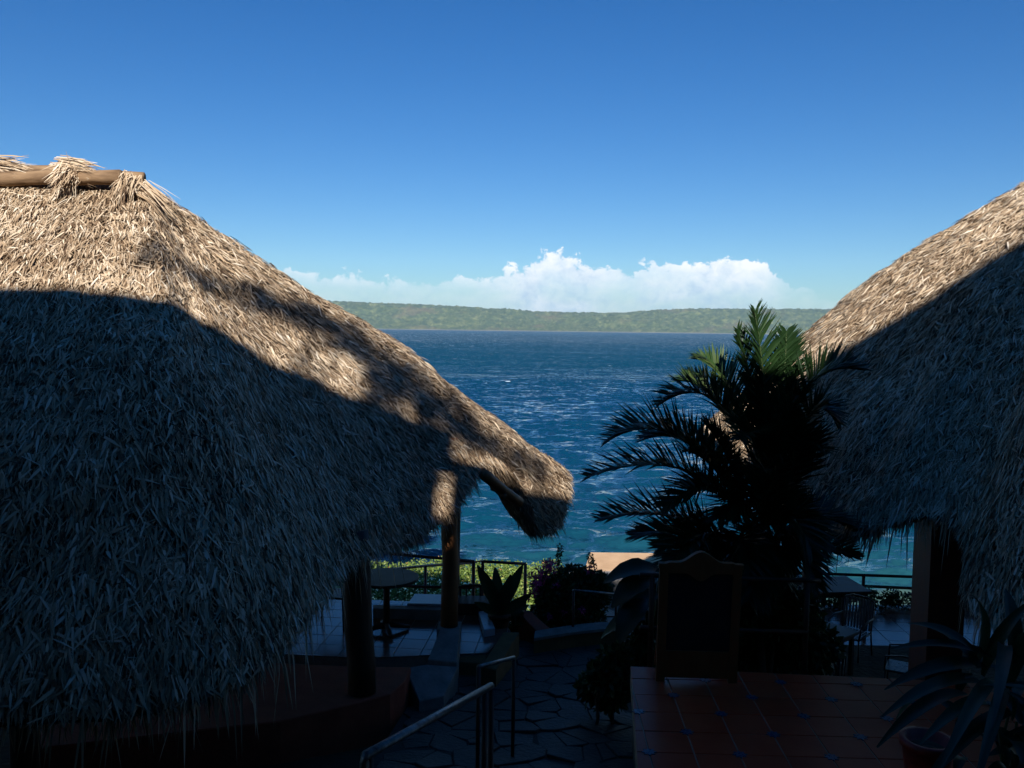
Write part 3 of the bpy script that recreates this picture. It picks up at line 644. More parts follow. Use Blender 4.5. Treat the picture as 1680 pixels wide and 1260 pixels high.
# sunlit walls by the beach
def beach_wall():
    t = empty('beach_wall', (2.4, 20, -7), 'sunlit peach flat-topped wall by the water', 'wall')
    a, b_, c, d = at(957, 932, 19.2), at(1100, 937, 19.2), at(1110, 921, 21.6), at(972, 912, 21.6)
    z = -5.73
    MB().prism(ccw([(a.x, a.y), (b_.x + 1.5, b_.y), (c.x + 1.5, c.y), (d.x, d.y)]), -7.4, z - .082).build('wall', MAT['peach'], t)
    MB().prism(ccw([(a.x - .06, a.y - .06), (b_.x + 1.5, b_.y - .06), (c.x + 1.5, c.y + .06), (d.x - .06, d.y + .06)]), z - .08, z, .015).build('coping', MAT['peach'], t)
beach_wall()
tag(MB().box(1.2, 6.0, 16.8, 17.4, -7, -5.0).build('garden_wall', MAT['concrete']), 'pale wall glimpsed between the big leaves', 'wall')

# ------------------------------------------------------------------ handrails and railings
def railing(name, label, rails, posts, m, cat='railing', group=None, rr=.022, pr=.02):
    t = empty(name, Vector(posts[0][0]) if posts else Vector(rails[0][0]), label, cat, group)
    for r in rails: rod('rail', r, rr, m, t, 8)
    for p in posts: rod('post', p, pr, MAT['rail_dark'] if m is MAT['rail_steel'] else m, t, 8)
    return t
def drop(p, z): return [Vector(p), Vector((p[0], p[1], z))]
nA, nB = at(598, 1240, 4.0), at(806, 1125, 5.5)
h1 = railing('handrail', 'worn metal handrail nearest the camera, sloping down the steps', [[nA + Vector((0, 0, -.22)), nA + Vector((0, 0, -.03)), nA, nA.lerp(nB, .5), nB]], [drop(nA.lerp(nB, .93), -3.9), drop(nB - Vector((0, 0, .01)), -3.95), drop(nA + (nB - nA) * .03, -3.4)], MAT['rail_steel'], 'handrail', 'handrails beside the steps', .024, .02)
fA, fB = at(785, 1094, 7.0), at(843, 1079, 7.7)
railing('handrail', 'short metal handrail beyond the nearest one, beside the kerb', [[fA, fA.lerp(fB, .5), fB]], [drop(fA, -3.95), drop(fB, -4.0)], MAT['rail_steel'], 'handrail', 'handrails beside the steps', .02, .018)
gA, gB = at(941, 968, 11.4), at(1011, 975, 11.6)
railing('handrail', 'thin pale handrail in front of the flowering bush', [[gA, gB]], [drop(gA, -4.35), drop(gB, -4.35)], MAT['rail_steel'], 'handrail', 'handrails beside the steps', .016, .018)
railing('railing', 'dark wooden railing behind the chalkboard on the terrace edge', [[at(1050, 943, 8.25), at(1200, 949, 8.3), at(1325, 952, 8.35), at(1345, 953, 8.4)], [at(1050, 1030, 8.25), at(1200, 1034, 8.3), at(1325, 1037, 8.35)]],
        [drop(at(1070, 943, 8.25), -3.4), drop(at(1325, 952, 8.36), -3.6)], MAT['dark_wood'], 'railing', None, .025, .028)
railing('railing', 'red-brown balcony railing behind the lit post', [[at(640, 908, 14), at(702, 914, 14), at(778, 921, 14.0)], [at(640, 934, 17), at(700, 928, 16), at(778, 922.5, 14.02), at(791, 920, 15)], [at(640, 960, 14), at(700, 963, 14), at(778, 964, 14.0), at(791, 961, 15)]],
        [drop(at(698, 928, 16), -5.9), drop(at(777, 920, 14.0), -5.2), drop(at(792, 920, 15), -5.6)], MAT['rail_red'], 'railing', 'balcony railings over the hedge', .026, .03)
railing('railing', 'red-brown railing between the broad-leaved plant and pink flowers', [[at(792, 921, 15), at(863, 925, 15.2)]], [drop(at(862, 925, 15.2), -5.8)], MAT['rail_red'], 'railing', 'balcony railings over the hedge', .028, .03)
railing('railing', 'dark railing against the water beyond the right hut floor', [[at(1180, 935, 14.4), at(1340, 941, 14.4), at(1516, 947, 14.4), at(1720, 955, 14.4)], [at(1180, 955, 14.4), at(1340, 958, 14.4), at(1516, 966, 14.4), at(1720, 974, 14.4)]],
        [drop(at(1200, 936, 14.4), -5.6), drop(at(1417, 943, 14.4), -5.6), drop(at(1640, 952, 14.4), -5.6)], MAT['rail_dark'], 'railing', None, .026, .03)

# ------------------------------------------------------------------ chalkboard
def chalkboard():
    base = on(1141, 1116, ZT); W = .655; H = 1.08; T = .045
    t = empty('chalkboard', base, 'wooden framed black chalkboard with a curved crest on the terrace', 'chalkboard', rz=R(-2))
    m, fr = MAT['slate'], MAT['frame_wood']
    tilt = Matrix.Rotation(R(4), 4, 'X')
    def part(name, mb, mt):
        mb.v = [tuple(tilt @ Vector(p)) for p in mb.v]; return mb.build(name, mt, t, world_coords=False)
    for s in (-1, 1): part('stile', MB().box(s * W / 2 - .04, s * W / 2 + .04, -T, 0, 0, H), fr)
    n = 24; top = []; bot = []
    for k in range(n + 1):
        x = -W / 2 - .05 + (W + .1) * k / n; a = abs(x) / (W / 2)
        top.append((x, H + .055 + .10 * (math.cos(min(1, a / .62) * math.pi) * .5 + .5) - (.012 if a > .95 else 0)))
        bot.append((x, H + .002 if abs(x) > W / 2 - .04 else H - .045 - .07 * (math.cos(min(1, a / .42) * math.pi) * .5 + .5)))
    v = []; f = []
    for y in (-T - .008, .004):
        for k in range(n + 1): v += [(bot[k][0], y, bot[k][1]), (top[k][0], y, top[k][1])]
    o = 2 * (n + 1)
    for k in range(n):
        a = 2 * k; f += [(a, a + 2, a + 3, a + 1), (o + a, o + a + 1, o + a + 3, o + a + 2), (a + 1, a + 3, o + a + 3, o + a + 1), (a, o + a, o + a + 2, a + 2)]
    f += [(0, 1, o + 1, o), (o - 2, 2 * o - 2, 2 * o - 1, o - 1)]
    part('crest', MB().add(v, f), fr)
    part('board', MB().box(-W / 2 + .041, W / 2 - .041, -T + .012, -.012, .30, H - .03), m)
    part('lower_panel', MB().box(-W / 2 + .041, W / 2 - .041, -T + .006, -.006, .04, .298), fr)
    for s in (-1, 1):
        MB().box(-.03, .03, -.025, .0, 0, 1.02, Matrix.Translation((s * W / 2 * .92, .38, 0)) @ Matrix.Rotation(R(22), 4, 'X')).build('back_leg', fr, t, world_coords=False)
chalkboard()

# ------------------------------------------------------------------ furniture
def square_table(loc, rz, w, h, label, group, tm, lm, d=None):
    d = d or w
    t = empty('table', loc, label, 'table', group, rz)
    MB().prism([(-w / 2, -d / 2), (w / 2, -d / 2), (w / 2, d / 2), (-w / 2, d / 2)], h - .035, h, .006).build('tabletop', tm, t, world_coords=False)
    MB().box(-w / 2 + .05, w / 2 - .05, -d / 2 + .05, d / 2 - .05, h - .10, h - .037).build('apron', lm, t, world_coords=False)
    for sx in (-1, 1):
        for sy in (-1, 1):
            x, y = sx * (w / 2 - .07), sy * (d / 2 - .07); MB().box(x - .025, x + .025, y - .025, y + .025, 0, h - .102).build('leg', lm, t, world_coords=False)
    return t
def pedestal_table(loc, label, group):
    t = empty('table', loc, label, 'table', group, R(20))
    MB().prism([(.42 * math.cos(2 * math.pi * k / 28), .42 * math.sin(2 * math.pi * k / 28)) for k in range(28)], .70, .735, .006).build('tabletop', MAT['table_top'], t, world_coords=False)
    MB().tube([(0, 0, .05), (0, 0, .699)], .045, 12).build('pedestal', MAT['dark_wood'], t, True, False)
    for k in range(4):
        a = R(90 * k); c, s = math.cos(a), math.sin(a)
        MB().tube([(c * .03, s * .03, .09), (c * .16, s * .16, .065), (c * .30, s * .30, .03)], [.04, .034, .026], 8).build('foot', MAT['dark_wood'], t, True, False)
    return t
pedestal_table(on(634, 1036, ZL), 'round pedestal table with a cross foot under the left hut', 'tables in the huts')
def make_chair(loc, rz, label):
    t = empty('chair', loc, label, 'chair', 'strap-seat chairs in the huts', rz)
    fr, stp = MAT['metal_dark'], MAT['strap']
    for s in (-1, 1):
        rod('leg', [(s * .21, -.22, 0), (s * .20, -.20, .43)], .012, fr, t, 6).matrix_parent_inverse = Matrix()
        rod('leg', [(s * .21, .26, 0), (s * .20, .20, .43), (s * .20, .27, .86)], .012, fr, t, 6).matrix_parent_inverse = Matrix()
        rod('armrest', [(s * .215, .23, .64), (s * .235, 0, .655), (s * .23, -.2, .62), (s * .205, -.21, .43)], .013, fr, t, 6).matrix_parent_inverse = Matrix()
    rod('seat_frame', [(-.20, -.20, .43), (.20, -.20, .43), (.20, .20, .43), (-.20, .20, .43), (-.20, -.2, .43)], .012, fr, t, 6).matrix_parent_inverse = Matrix()
    rod('back_frame', [(-.20, .27, .86), (-.1, .285, .9), (.1, .285, .9), (.20, .27, .86)], .012, fr, t, 6).matrix_parent_inverse = Matrix()
    for k in range(9):
        x = -.17 + .0425 * k
        MB().box(x - .014, x + .014, -.20, .20, .437, .444).build('strap', stp, t, world_coords=False)
        MB().box(x - .012, x + .012, -.004, .004, 0, .42, Matrix.Translation((0, .212, .455)) @ Matrix.Rotation(R(-9), 4, 'X')).build('strap', stp, t, world_coords=False)
    return t
tR = on(1415, 1086, ZR); tR = Vector((3.95, 10.9, ZR))
square_table(tR, R(38), .86, .74, 'dark square table turned cornerwise under the right hut', 'tables in the huts', MAT['table_top'], MAT['metal_dark'])
CH = [((3.75, 9.95), 172, 'strap-seat chair on the near side of the cornerwise table'), ((3.25, 11.5), 50, 'strap-seat chair left of the cornerwise table by the palm'), ((4.05, 11.85), -8, 'strap-seat chair on the lake side of the cornerwise table'),
      ((4.75, 11.6), -45, 'strap-seat chair between the two tables by the red post'), ((4.95, 10.4), -120, 'strap-seat chair right of the cornerwise table, half behind the red post')]
for (x, y), a, lb in CH: make_chair(Vector((x, y, ZR)), R(a), lb)
square_table(Vector((5.0, 12.9, ZR)), R(6), .8, .74, 'dark square table beside the dark railing at the lake edge', 'tables in the huts', MAT['dark_wood'], MAT['metal_dark'])
for (x, y), a, lb in (((4.45, 12.75), 80, 'strap-seat chair left of the lakeside table'), ((3.6, 12.9), -20, 'strap-seat chair alone near the dark railing')): make_chair(Vector((x, y, ZR)), R(a), lb)
for (x, y), a, lb in (((-2.35, 11.2), 80, 'strap-seat chair left of the round pedestal table'),): make_chair(Vector((x, y, ZL)), R(a), lb)
def wicker_bench():
    c = on(775, 1002, -3.95); t = empty('bench', Vector((c.x, c.y + .1, -3.99)), 'dark low wicker seat right of the lit post', 'bench')
    MB().box(-.24, .24, -.16, .2, .0, .16).build('seat', MAT['dark_wood'], t, world_coords=False)
    for k in range(11):
        a = R(200 - 22 * k); x, y = .26 * math.cos(a), .05 + .17 * math.sin(a)
        MB().tube([(x, y, .0), (x * 1.05, y * 1.05, .26 + .04 * math.sin(a))], .016, 6).build('slat', MAT['dark_wood'], t, True, False)
    MB().tube([(.273 * math.cos(R(200 - 11 * k)), .0525 + .18 * math.sin(R(200 - 11 * k)), .26 + .04 * math.sin(R(200 - 11 * k))) for k in range(21)], .02, 8).build('back_rim', MAT['dark_wood'], t, True, False)
wicker_bench()

# ------------------------------------------------------------------ plants
def leafball(name, blobs, n, size, m, parent, seed, flat=.0, stuff=True):
    rng = np.random.default_rng(seed); w = np.array([b[1][0] * b[1][1] * b[1][2] for b in blobs]) ** .7; pick = rng.choice(len(blobs), n, p=w / w.sum())
    C = np.array([b[0] for b in blobs], float)[pick]; Rr = np.array([b[1] for b in blobs], float)[pick]
    d = rng.normal(0, 1, (n, 3)); d /= np.linalg.norm(d, axis=1, keepdims=True); P = C + d * Rr * (rng.random((n, 1)) ** .45)
    D = d * .6 + rng.normal(0, .6, (n, 3)) + np.array([0, 0, .15]); D /= np.linalg.norm(D, axis=1, keepdims=True)
    S = np.cross(D, rng.normal(0, 1, (n, 3))); S /= np.linalg.norm(S, axis=1, keepdims=True) + 1e-6; Nn = np.cross(S, D)
    L = rng.uniform(.6, 1.25, n) * size
    me = blade_mesh(name, P, D, S, Nn, L, L * rng.uniform(.4, .6, n), rng.normal(0, .15, n), np.zeros(n), np.clip(rng.normal(.45, .22, n), 0, 1), rng.uniform(0, .3, n), .15)
    o = link_mesh(name, me, m, parent)
    return tag(o, kind='stuff') if stuff else o
def bush(name, blobs, n, size, m, label, cat, seed, group=None, stems=4):
    c = Vector(blobs[0][0]); zb = min(b[0][2] - b[1][2] for b in blobs); t = empty(name, (c.x, c.y, zb), label, cat, group)
    leafball('foliage', blobs, n, size, m, t, seed); rng = random.Random(seed)
    for k in range(stems):
        b = blobs[k % len(blobs)]; e = Vector(b[0]) + Vector((rng.uniform(-.3, .3) * b[1][0], rng.uniform(-.3, .3) * b[1][1], .4 * b[1][2]))
        rod('stem', wobble((c.x + (b[0][0] - c.x) * .5 + rng.uniform(-.1, .1), c.y + (b[0][1] - c.y) * .5, zb - .15), e, 4, .03, k), [.02, .018, .015, .01, .006], MAT['bark'], t, 6)
    return t
# sunlit hedge below the balcony
hb = []
rr = random.Random(2)
for px in range(560, 905, 24):
    for py, Y in ((937, 21.6), (950, 21.2), (966, 20.9), (935, 22.6), (980, 20.7)):
        p = at(px + rr.uniform(-8, 8), py + rr.uniform(-4, 5), Y); hb.append((tuple(p), (.40, .45, .2 + rr.uniform(0, .08))))
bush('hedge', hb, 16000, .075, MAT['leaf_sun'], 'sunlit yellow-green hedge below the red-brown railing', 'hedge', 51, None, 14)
# flowering bush
fb = [(tuple(at(x, y, Y)), r) for x, y, Y, r in ((925, 985, 12.1, (.42, .35, .36)), (965, 975, 12.2, (.34, .3, .34)), (905, 1005, 12.0, (.3, .3, .26)), (895, 960, 12.3, (.2, .2, .2)), (940, 945, 12.3, (.3, .25, .16)), (985, 965, 12.2, (.17, .2, .26)), (950, 1015, 12.0, (.4, .3, .2)))]
fl = bush('flowering_bush', fb, 15000, .055, MAT['leaf'], 'dark bush with pink flowers beside the path', 'bush', 52, None, 6)
leafball('blossom', [(tuple(at(x, y, Y)), (r, r, r * .8)) for x, y, Y, r in ((900, 925, 12.2, .10), (890, 950, 12.1, .09), (872, 945, 12.2, .07), (880, 970, 12.0, .08), (868, 978, 12.0, .07), (912, 960, 11.9, .05), (900, 1012, 11.7, .05), (955, 1000, 11.7, .05), (925, 1005, 11.75, .05), (968, 935, 12.1, .06), (885, 938, 11.9, .07), (878, 958, 11.8, .08), (906, 932, 11.9, .09))], 560, .045, MAT['flower'], fl, 53)
leafball('sprig', [(tuple(at(918 + rr.uniform(-3, 3), y, 12.2)), (.035, .035, .05)) for y in range(895, 950, 7)] + [(tuple(at(968 + (y - 912) * .3, y, 12.2)), (.05, .05, .05)) for y in range(912, 945, 7)], 420, .04, MAT['leaf'], fl, 54)
# small shrubs along the path and terrace
def sh(pts, Y, rx, rz): return [(tuple(at(x, y, Y + k * .1)), (rx, rx, rz)) for k, (x, y) in enumerate(pts)]
bush('shrub', sh([(990, 1110), (1010, 1085), (1000, 1140), (975, 1125), (1020, 1120)], 8.6, .17, .16), 2600, .085, MAT['leaf'], 'leafy shrub against the stone wall of the tile terrace', 'shrub', 55)
bush('shrub', sh([(845, 1010), (865, 1022), (850, 1030)], 11.5, .12, .10), 900, .06, MAT['leaf'], 'small shrub at the foot of the broad-leaved plant', 'shrub', 56)
bush('shrub', sh([(1190, 1010), (1230, 990), (1270, 1000), (1300, 1010), (1220, 1050), (1290, 1060), (1330, 1060), (1180, 960)], 8.9, .32, .30), 9000, .09, MAT['leaf'], 'dark undergrowth behind the chalkboard below the palm', 'shrub', 57, None, 8)
hb2 = [(tuple(at(px + rr.uniform(-5, 5), 980 + (px - 1340) * .02 + rr.uniform(-5, 6), 14.1)), (.16, .2, .15)) for px in range(1200, 1660, 15)]
bush('hedge', hb2, 6000, .06, MAT['leaf'], 'dark low hedge under the lakeside railing of the right hut', 'hedge', 58, None, 10)
bush('shrub', sh([(1050, 1050), (1065, 1075), (1040, 1085), (1060, 1030)], 8.9, .13, .14), 1400, .07, MAT['leaf'], 'small shrub left of the chalkboard at the terrace corner', 'shrub', 59)

def leaf_part(name, a, b, width, sag, m, parent, seed, fold=.25, n=9, tint=.5, up=None):
    a = Vector(a); b = Vector(b); ax = (b - a); L = ax.length; ax.normalize()
    upv = Vector(up) if up else Vector((0, -.35, 1)); side = ax.cross(upv).normalized(); nr = side.cross(ax).normalized()
    rng = random.Random(seed); v = []; f = []
    for i in range(n + 1):
        t = i / n; w = width * (math.sin(math.pi * min(1, t * .92 + .06)) ** .75) * (1 - .25 * t) * .5
        c = a + ax * L * t + nr * (sag * L * 4 * t * (1 - t) * .5) - Vector((0, 0, 1)) * sag * L * t * t * .6
        wv = rng.uniform(-.03, .03) * width
        v += [c - side * w + nr * (w * fold + wv), c - side * w * .5 + nr * w * fold * .4, c, c + side * w * .5 + nr * w * fold * .4, c + side * w + nr * (w * fold - wv)]
    for i in range(n):
        for k in range(4): q = 5 * i + k; f.append((q, q + 1, q + 6, q + 5))
    me = MB().add(v, f).mesh(name); at_ = me.attributes.new('tint', 'FLOAT', 'FACE'); at_.data.foreach_set('value', [tint + (0.1 if (j % 4) in (1, 2) else 0) for j in range(len(f))])
    return link_mesh(name, me, m, parent, smooth=True)
def broad_plant(name, label, cat, base, leaves, m, Y, seed, sag=.18, stalk=.012, up=None):
    t = empty(name, base, label, cat); rng = random.Random(seed)
    for k, (x0, y0, x1, y1, w, dd) in enumerate(leaves):
        a = at(x0, y0, Y + dd * .4); b = at(x1, y1, Y + dd)
        leaf_part('leaf', a, b, w, sag, m, t, seed + k, tint=rng.uniform(.2, .8), up=up)
        rod('stalk', [base, Vector(base).lerp(a, .6) + Vector((0, 0, .05)), a], [stalk, stalk * .8, stalk * .6], MAT['frond_stem'], t, 6)
    return t
b1 = on(819, 1036, -4.08)
broad_plant('broad_leaf_plant', 'dark broad-leaved plant in a pot before the red-brown railing', 'plant', b1 + Vector((0, 0, .2)),
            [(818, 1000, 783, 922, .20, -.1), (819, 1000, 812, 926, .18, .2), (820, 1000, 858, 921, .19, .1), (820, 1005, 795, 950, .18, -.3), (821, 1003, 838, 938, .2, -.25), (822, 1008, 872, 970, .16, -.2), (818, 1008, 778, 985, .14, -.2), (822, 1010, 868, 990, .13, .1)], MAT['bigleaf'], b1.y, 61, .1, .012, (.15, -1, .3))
def pot(loc, r0, r1, h, m, label, cat='pot', name='flower_pot'):
    t = empty(name, loc, label, cat); n = 28; v = []; f = []
    prof = [(0, r0 * .0 + .001), (0, r0), (h * .5, (r0 + r1) * .52), (h - .05, r1), (h - .05, r1 + .018), (h, r1 + .018), (h, r1 - .02), (h - .06, r1 - .03), (h - .07, .001)]
    for z, r in prof:
        for k in range(n): v.append((r * math.cos(2 * math.pi * k / n), r * math.sin(2 * math.pi * k / n), z))
    for i in range(len(prof) - 1):
        for k in range(n): q = (k + 1) % n; f.append((i * n + k, i * n + q, (i + 1) * n + q, (i + 1) * n + k))
    MB().add(v, f).build('body', m, t, True, False)
    MB().prism([((r1 - .035) * math.cos(2 * math.pi * k / n), (r1 - .035) * math.sin(2 * math.pi * k / n)) for k in range(n)], h - .10, h - .062).build('soil', MAT['ground'], t, world_coords=False)
    return t
pot(b1, .11, .14, .26, MAT['dark_wood'], 'dark pot holding the broad-leaved plant')
b2 = Vector(at(1062, 1090, 9.3)); b2.z = -4.25
broad_plant('elephant_ear', 'elephant-ear plant with big drooping leaves left of the chalkboard', 'plant', b2,
            [(1082, 938, 990, 944, .34, -.1), (1075, 950, 1004, 985, .36, -.3), (1080, 975, 1010, 1010, .34, -.2), (1060, 985, 1012, 1048, .30, -.5), (1070, 1010, 986, 1035, .30, .1), (1085, 960, 1110, 1010, .3, .2), (1060, 1040, 1020, 1085, .22, -.4), (1078, 930, 1040, 965, .28, .3)], MAT['bigleaf'], 9.2, 62, .25, .016)
# right foreground: long-leaved plant spilling over the terrace
def long_leaf_plant():
    c = at(1655, 1150, 5.2); base = Vector((c.x, c.y, ZT)); t = empty('long_leaf_plant', base, 'dark long-leaved plant spilling over the terrace in the right foreground', 'plant'); rng = random.Random(8)
    L = [(1600, 1060, 1592, 950, -.1), (1630, 1080, 1700, 960, 0), (1610, 1080, 1460, 1045, .2), (1600, 1100, 1452, 1108, 0), (1590, 1130, 1448, 1142, -.3), (1560, 1150, 1440, 1196, -.3), (1620, 1140, 1545, 1210, -.8), (1640, 1080, 1630, 1140, -.9),
         (1580, 1060, 1490, 1010, .3), (1610, 1170, 1510, 1182, -.5), (1640, 1190, 1500, 1262, -.6), (1660, 1110, 1690, 1010, -.4), (1640, 1150, 1600, 1250, -.8), (1590, 1080, 1530, 1020, .4), (1570, 1120, 1470, 1165, .3), (1660, 1060, 1650, 950, .3)]
    for k, (x0, y0, x1, y1, dd) in enumerate(L):
        a = at(x0, y0, c.y + .1); b = at(x1, y1, c.y + dd); ext = (b - a)
        leaf_part('leaf', a - ext * .25, b, rng.uniform(.09, .13), .2, MAT['bigleaf'], t, 100 + k, .35, 10, rng.uniform(.1, .9))
    for k in range(40):
        a = R(rng.uniform(95, 290)); el = rng.uniform(.0, 1.2); l = rng.uniform(.28, .5)
        s = Vector((c.x + rng.uniform(-.15, .35), c.y + rng.uniform(-.3, .4), rng.uniform(-3.0, -2.3)))
        e = s + Vector((math.cos(a) * l * math.cos(el), math.sin(a) * l * math.cos(el), l * math.sin(el)))
        leaf_part('leaf', s, e, rng.uniform(.07, .105), .3, MAT['bigleaf'], t, 200 + k, .35, 8, rng.uniform(0, 1))
    for k in range(7):
        x, y = c.x + rng.uniform(-.15, .35), c.y + rng.uniform(-.3, .4)
        rod('stalk', wobble((x * .5 + c.x * .5, y * .5 + c.y * .5, ZT), (x, y, -2.4), 4, .03, k), [.014, .013, .012, .01, .008], MAT['frond_stem'], t, 6)
long_leaf_plant()
pr_ = at(1522, 1216, 5.9); pot(Vector((pr_.x, pr_.y, ZT)), .13, .17, pr_.z - ZT + .02, MAT['pot_red'], 'red pot under the long-leaved plant at the bottom right')

# ------------------------------------------------------------------ palm clump
def frond(parent, a, ctrl, b, leaflet, seed, nl=82, vee=.55, tintm=.4):
    rng = np.random.default_rng(seed); a, ctrl, b = (np.array(p, float) for p in (a, ctrl, b))
    t = np.linspace(0, 1, 13)[:, None]; C = (1 - t) ** 2 * a + 2 * t * (1 - t) * ctrl + t * t * b
    fr = MB().tube([Vector(p) for p in C], [.016 * (1 - .85 * x) + .002 for x in t[:, 0]], 5).build('frond', MAT['frond_stem'], parent, True)
    s = np.concatenate([np.linspace(.22, 1, nl)] * 2) + rng.normal(0, .004, nl * 2); s = np.clip(s, .2, 1); sg = np.repeat([-1.0, 1.0], nl)
    st = s[:, None]; P = (1 - st) ** 2 * a + 2 * st * (1 - st) * ctrl + st * st * b; Tt = 2 * (1 - st) * (ctrl - a) + 2 * st * (b - ctrl); Tt /= np.linalg.norm(Tt, axis=1, keepdims=True)
    up = np.array([0.0, -.45, 1.0]); Sd = np.cross(Tt, up[None]); Sd /= np.linalg.norm(Sd, axis=1, keepdims=True) + 1e-6
    steep = np.linalg.norm(np.cross(Tt, up[None]), axis=1) < .35
    Up = np.cross(Sd, Tt)
    fw = .38 + .75 * s + rng.normal(0, .08, len(s))
    D = Tt * fw[:, None] + Sd * sg[:, None] * .62 + Up * (vee + rng.normal(0, .08, len(s)))[:, None]; D /= np.linalg.norm(D, axis=1, keepdims=True)
    L = 1.15 * leaflet * (np.sin(np.pi * np.clip(s * .80 + .16, 0, 1)) ** .6) * rng.uniform(.85, 1.1, len(s)); W = .025 * rng.uniform(.8, 1.15, len(s))
    S2 = np.cross(D, Up); S2 /= np.linalg.norm(S2, axis=1, keepdims=True) + 1e-6; Nn = np.cross(S2, D)
    me = blade_mesh('leaflets', P, D, S2, Nn, L, W, rng.normal(0, .04, len(s)), rng.normal(0, .4, len(s)), np.clip(rng.normal(tintm, .12, len(s)), 0, 1), rng.uniform(.05, .28, len(s)), .08)
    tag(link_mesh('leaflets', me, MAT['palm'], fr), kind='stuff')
def palm():
    base = Vector((2.75, 9.2, -4.55)); t = empty('palm_tree', base, 'dark clumping palm with arching feather fronds before the right hut', 'palm tree'); rng = random.Random(12)
    heads = [(1255, 800, 9.2), (1225, 850, 9.0), (1290, 830, 9.4), (1200, 900, 8.9), (1270, 890, 8.9), (1310, 900, 9.3)]
    H = []
    for k, (x, y, Y) in enumerate(heads):
        h = at(x, y, Y); H.append(h); b = base + Vector((rng.uniform(-.3, .35), rng.uniform(-.25, .25), 0))
        rod('trunk', wobble(b, h, 6, .02, k), [.055, .05, .045, .042, .04, .036, .03], MAT['bark'], t, 8)
    F = [(0, 1262, 640, 1238, 512, 9.0, .50, .30, .5), (0, 1250, 660, 1210, 545, 9.1, .42, .3, .45), (0, 1290, 640, 1290, 545, 9.3, .42, .3, .4), (0, 1300, 585, 1408, 606, 9.0, .44, .75, .45), (2, 1320, 610, 1370, 690, 9.2, .38, .5, .4),
         (0, 1190, 590, 1085, 662, 9.2, .42, .7, .5), (1, 1120, 650, 1000, 722, 8.9, .46, .75, .45), (1, 1130, 720, 968, 782, 8.8, .42, .75, .45), (3, 1120, 820, 985, 852, 8.7, .40, .65, .35), (3, 1130, 860, 1040, 880, 9.2, .36, .5, .3),
         (5, 1345, 895, 1405, 915, 8.8, .28, .6, .3), (0, 1180, 620, 1120, 625, 9.9, .42, .5, .9), (0, 1210, 600, 1150, 590, 9.8, .4, .5, .9), (1, 1180, 760, 1090, 830, 8.5, .42, .4, .35),
         (4, 1230, 780, 1180, 850, 8.3, .42, .4, .35), (4, 1290, 800, 1330, 900, 8.4, .42, .4, .35), (2, 1300, 700, 1350, 740, 8.6, .44, .5, .4), (0, 1240, 680, 1215, 720, 8.4, .44, .4, .4), (1, 1150, 690, 1060, 720, 9.5, .44, .6, .45),
         (4, 1250, 900, 1230, 980, 8.5, .4, .3, .3), (3, 1160, 880, 1110, 960, 8.6, .4, .4, .3), (3, 1180, 850, 1080, 900, 8.5, .4, .5, .3), (2, 1310, 740, 1300, 700, 8.7, .42, .4, .4), (1, 1200, 740, 1160, 700, 8.5, .42, .4, .4),
         (5, 1300, 800, 1260, 760, 8.6, .42, .4, .35), (0, 1270, 700, 1310, 640, 8.7, .42, .5, .45), (1, 1170, 740, 1120, 740, 8.4, .45, .5, .35), (4, 1200, 800, 1130, 800, 8.2, .45, .5, .3), (4, 1240, 820, 1270, 790, 8.0, .45, .4, .3)]
    for k, (tx, ty) in enumerate(((1150, 965), (1205, 985), (1255, 990), (1300, 985), (1340, 960), (1175, 925), (1230, 940), (1290, 935))):
        h = 3 + k % 3; F.append((h, (heads[h][0] + tx) / 2, min(heads[h][1], ty) - 45, tx, ty, rng.uniform(8.45, 9.2), .36, .45, .3))
    for k in range(5):       # inner fronds that fill the clump
        h = k % 6; x0, y0, _ = heads[h]; a = rng.uniform(0, 6.28); r = rng.uniform(70, 150)
        tx, ty = x0 + r * math.cos(a) * 1.0, y0 - 40 + r * math.sin(a) * .7 + 30
        F.append((h, (x0 + tx) / 2 + rng.uniform(-20, 20), min(y0, ty) - rng.uniform(30, 80), tx, ty, rng.uniform(8.2, 9.8), .44, rng.uniform(.3, .6), rng.uniform(.25, .45)))
    for k, (h, cx, cy, tx, ty, Y, ll, vee, tm) in enumerate(F):
        frond(t, H[h], at(cx, cy, (H[h].y + Y) / 2), at(tx, ty, Y), ll, 300 + k, vee=vee, tintm=tm)
palm()

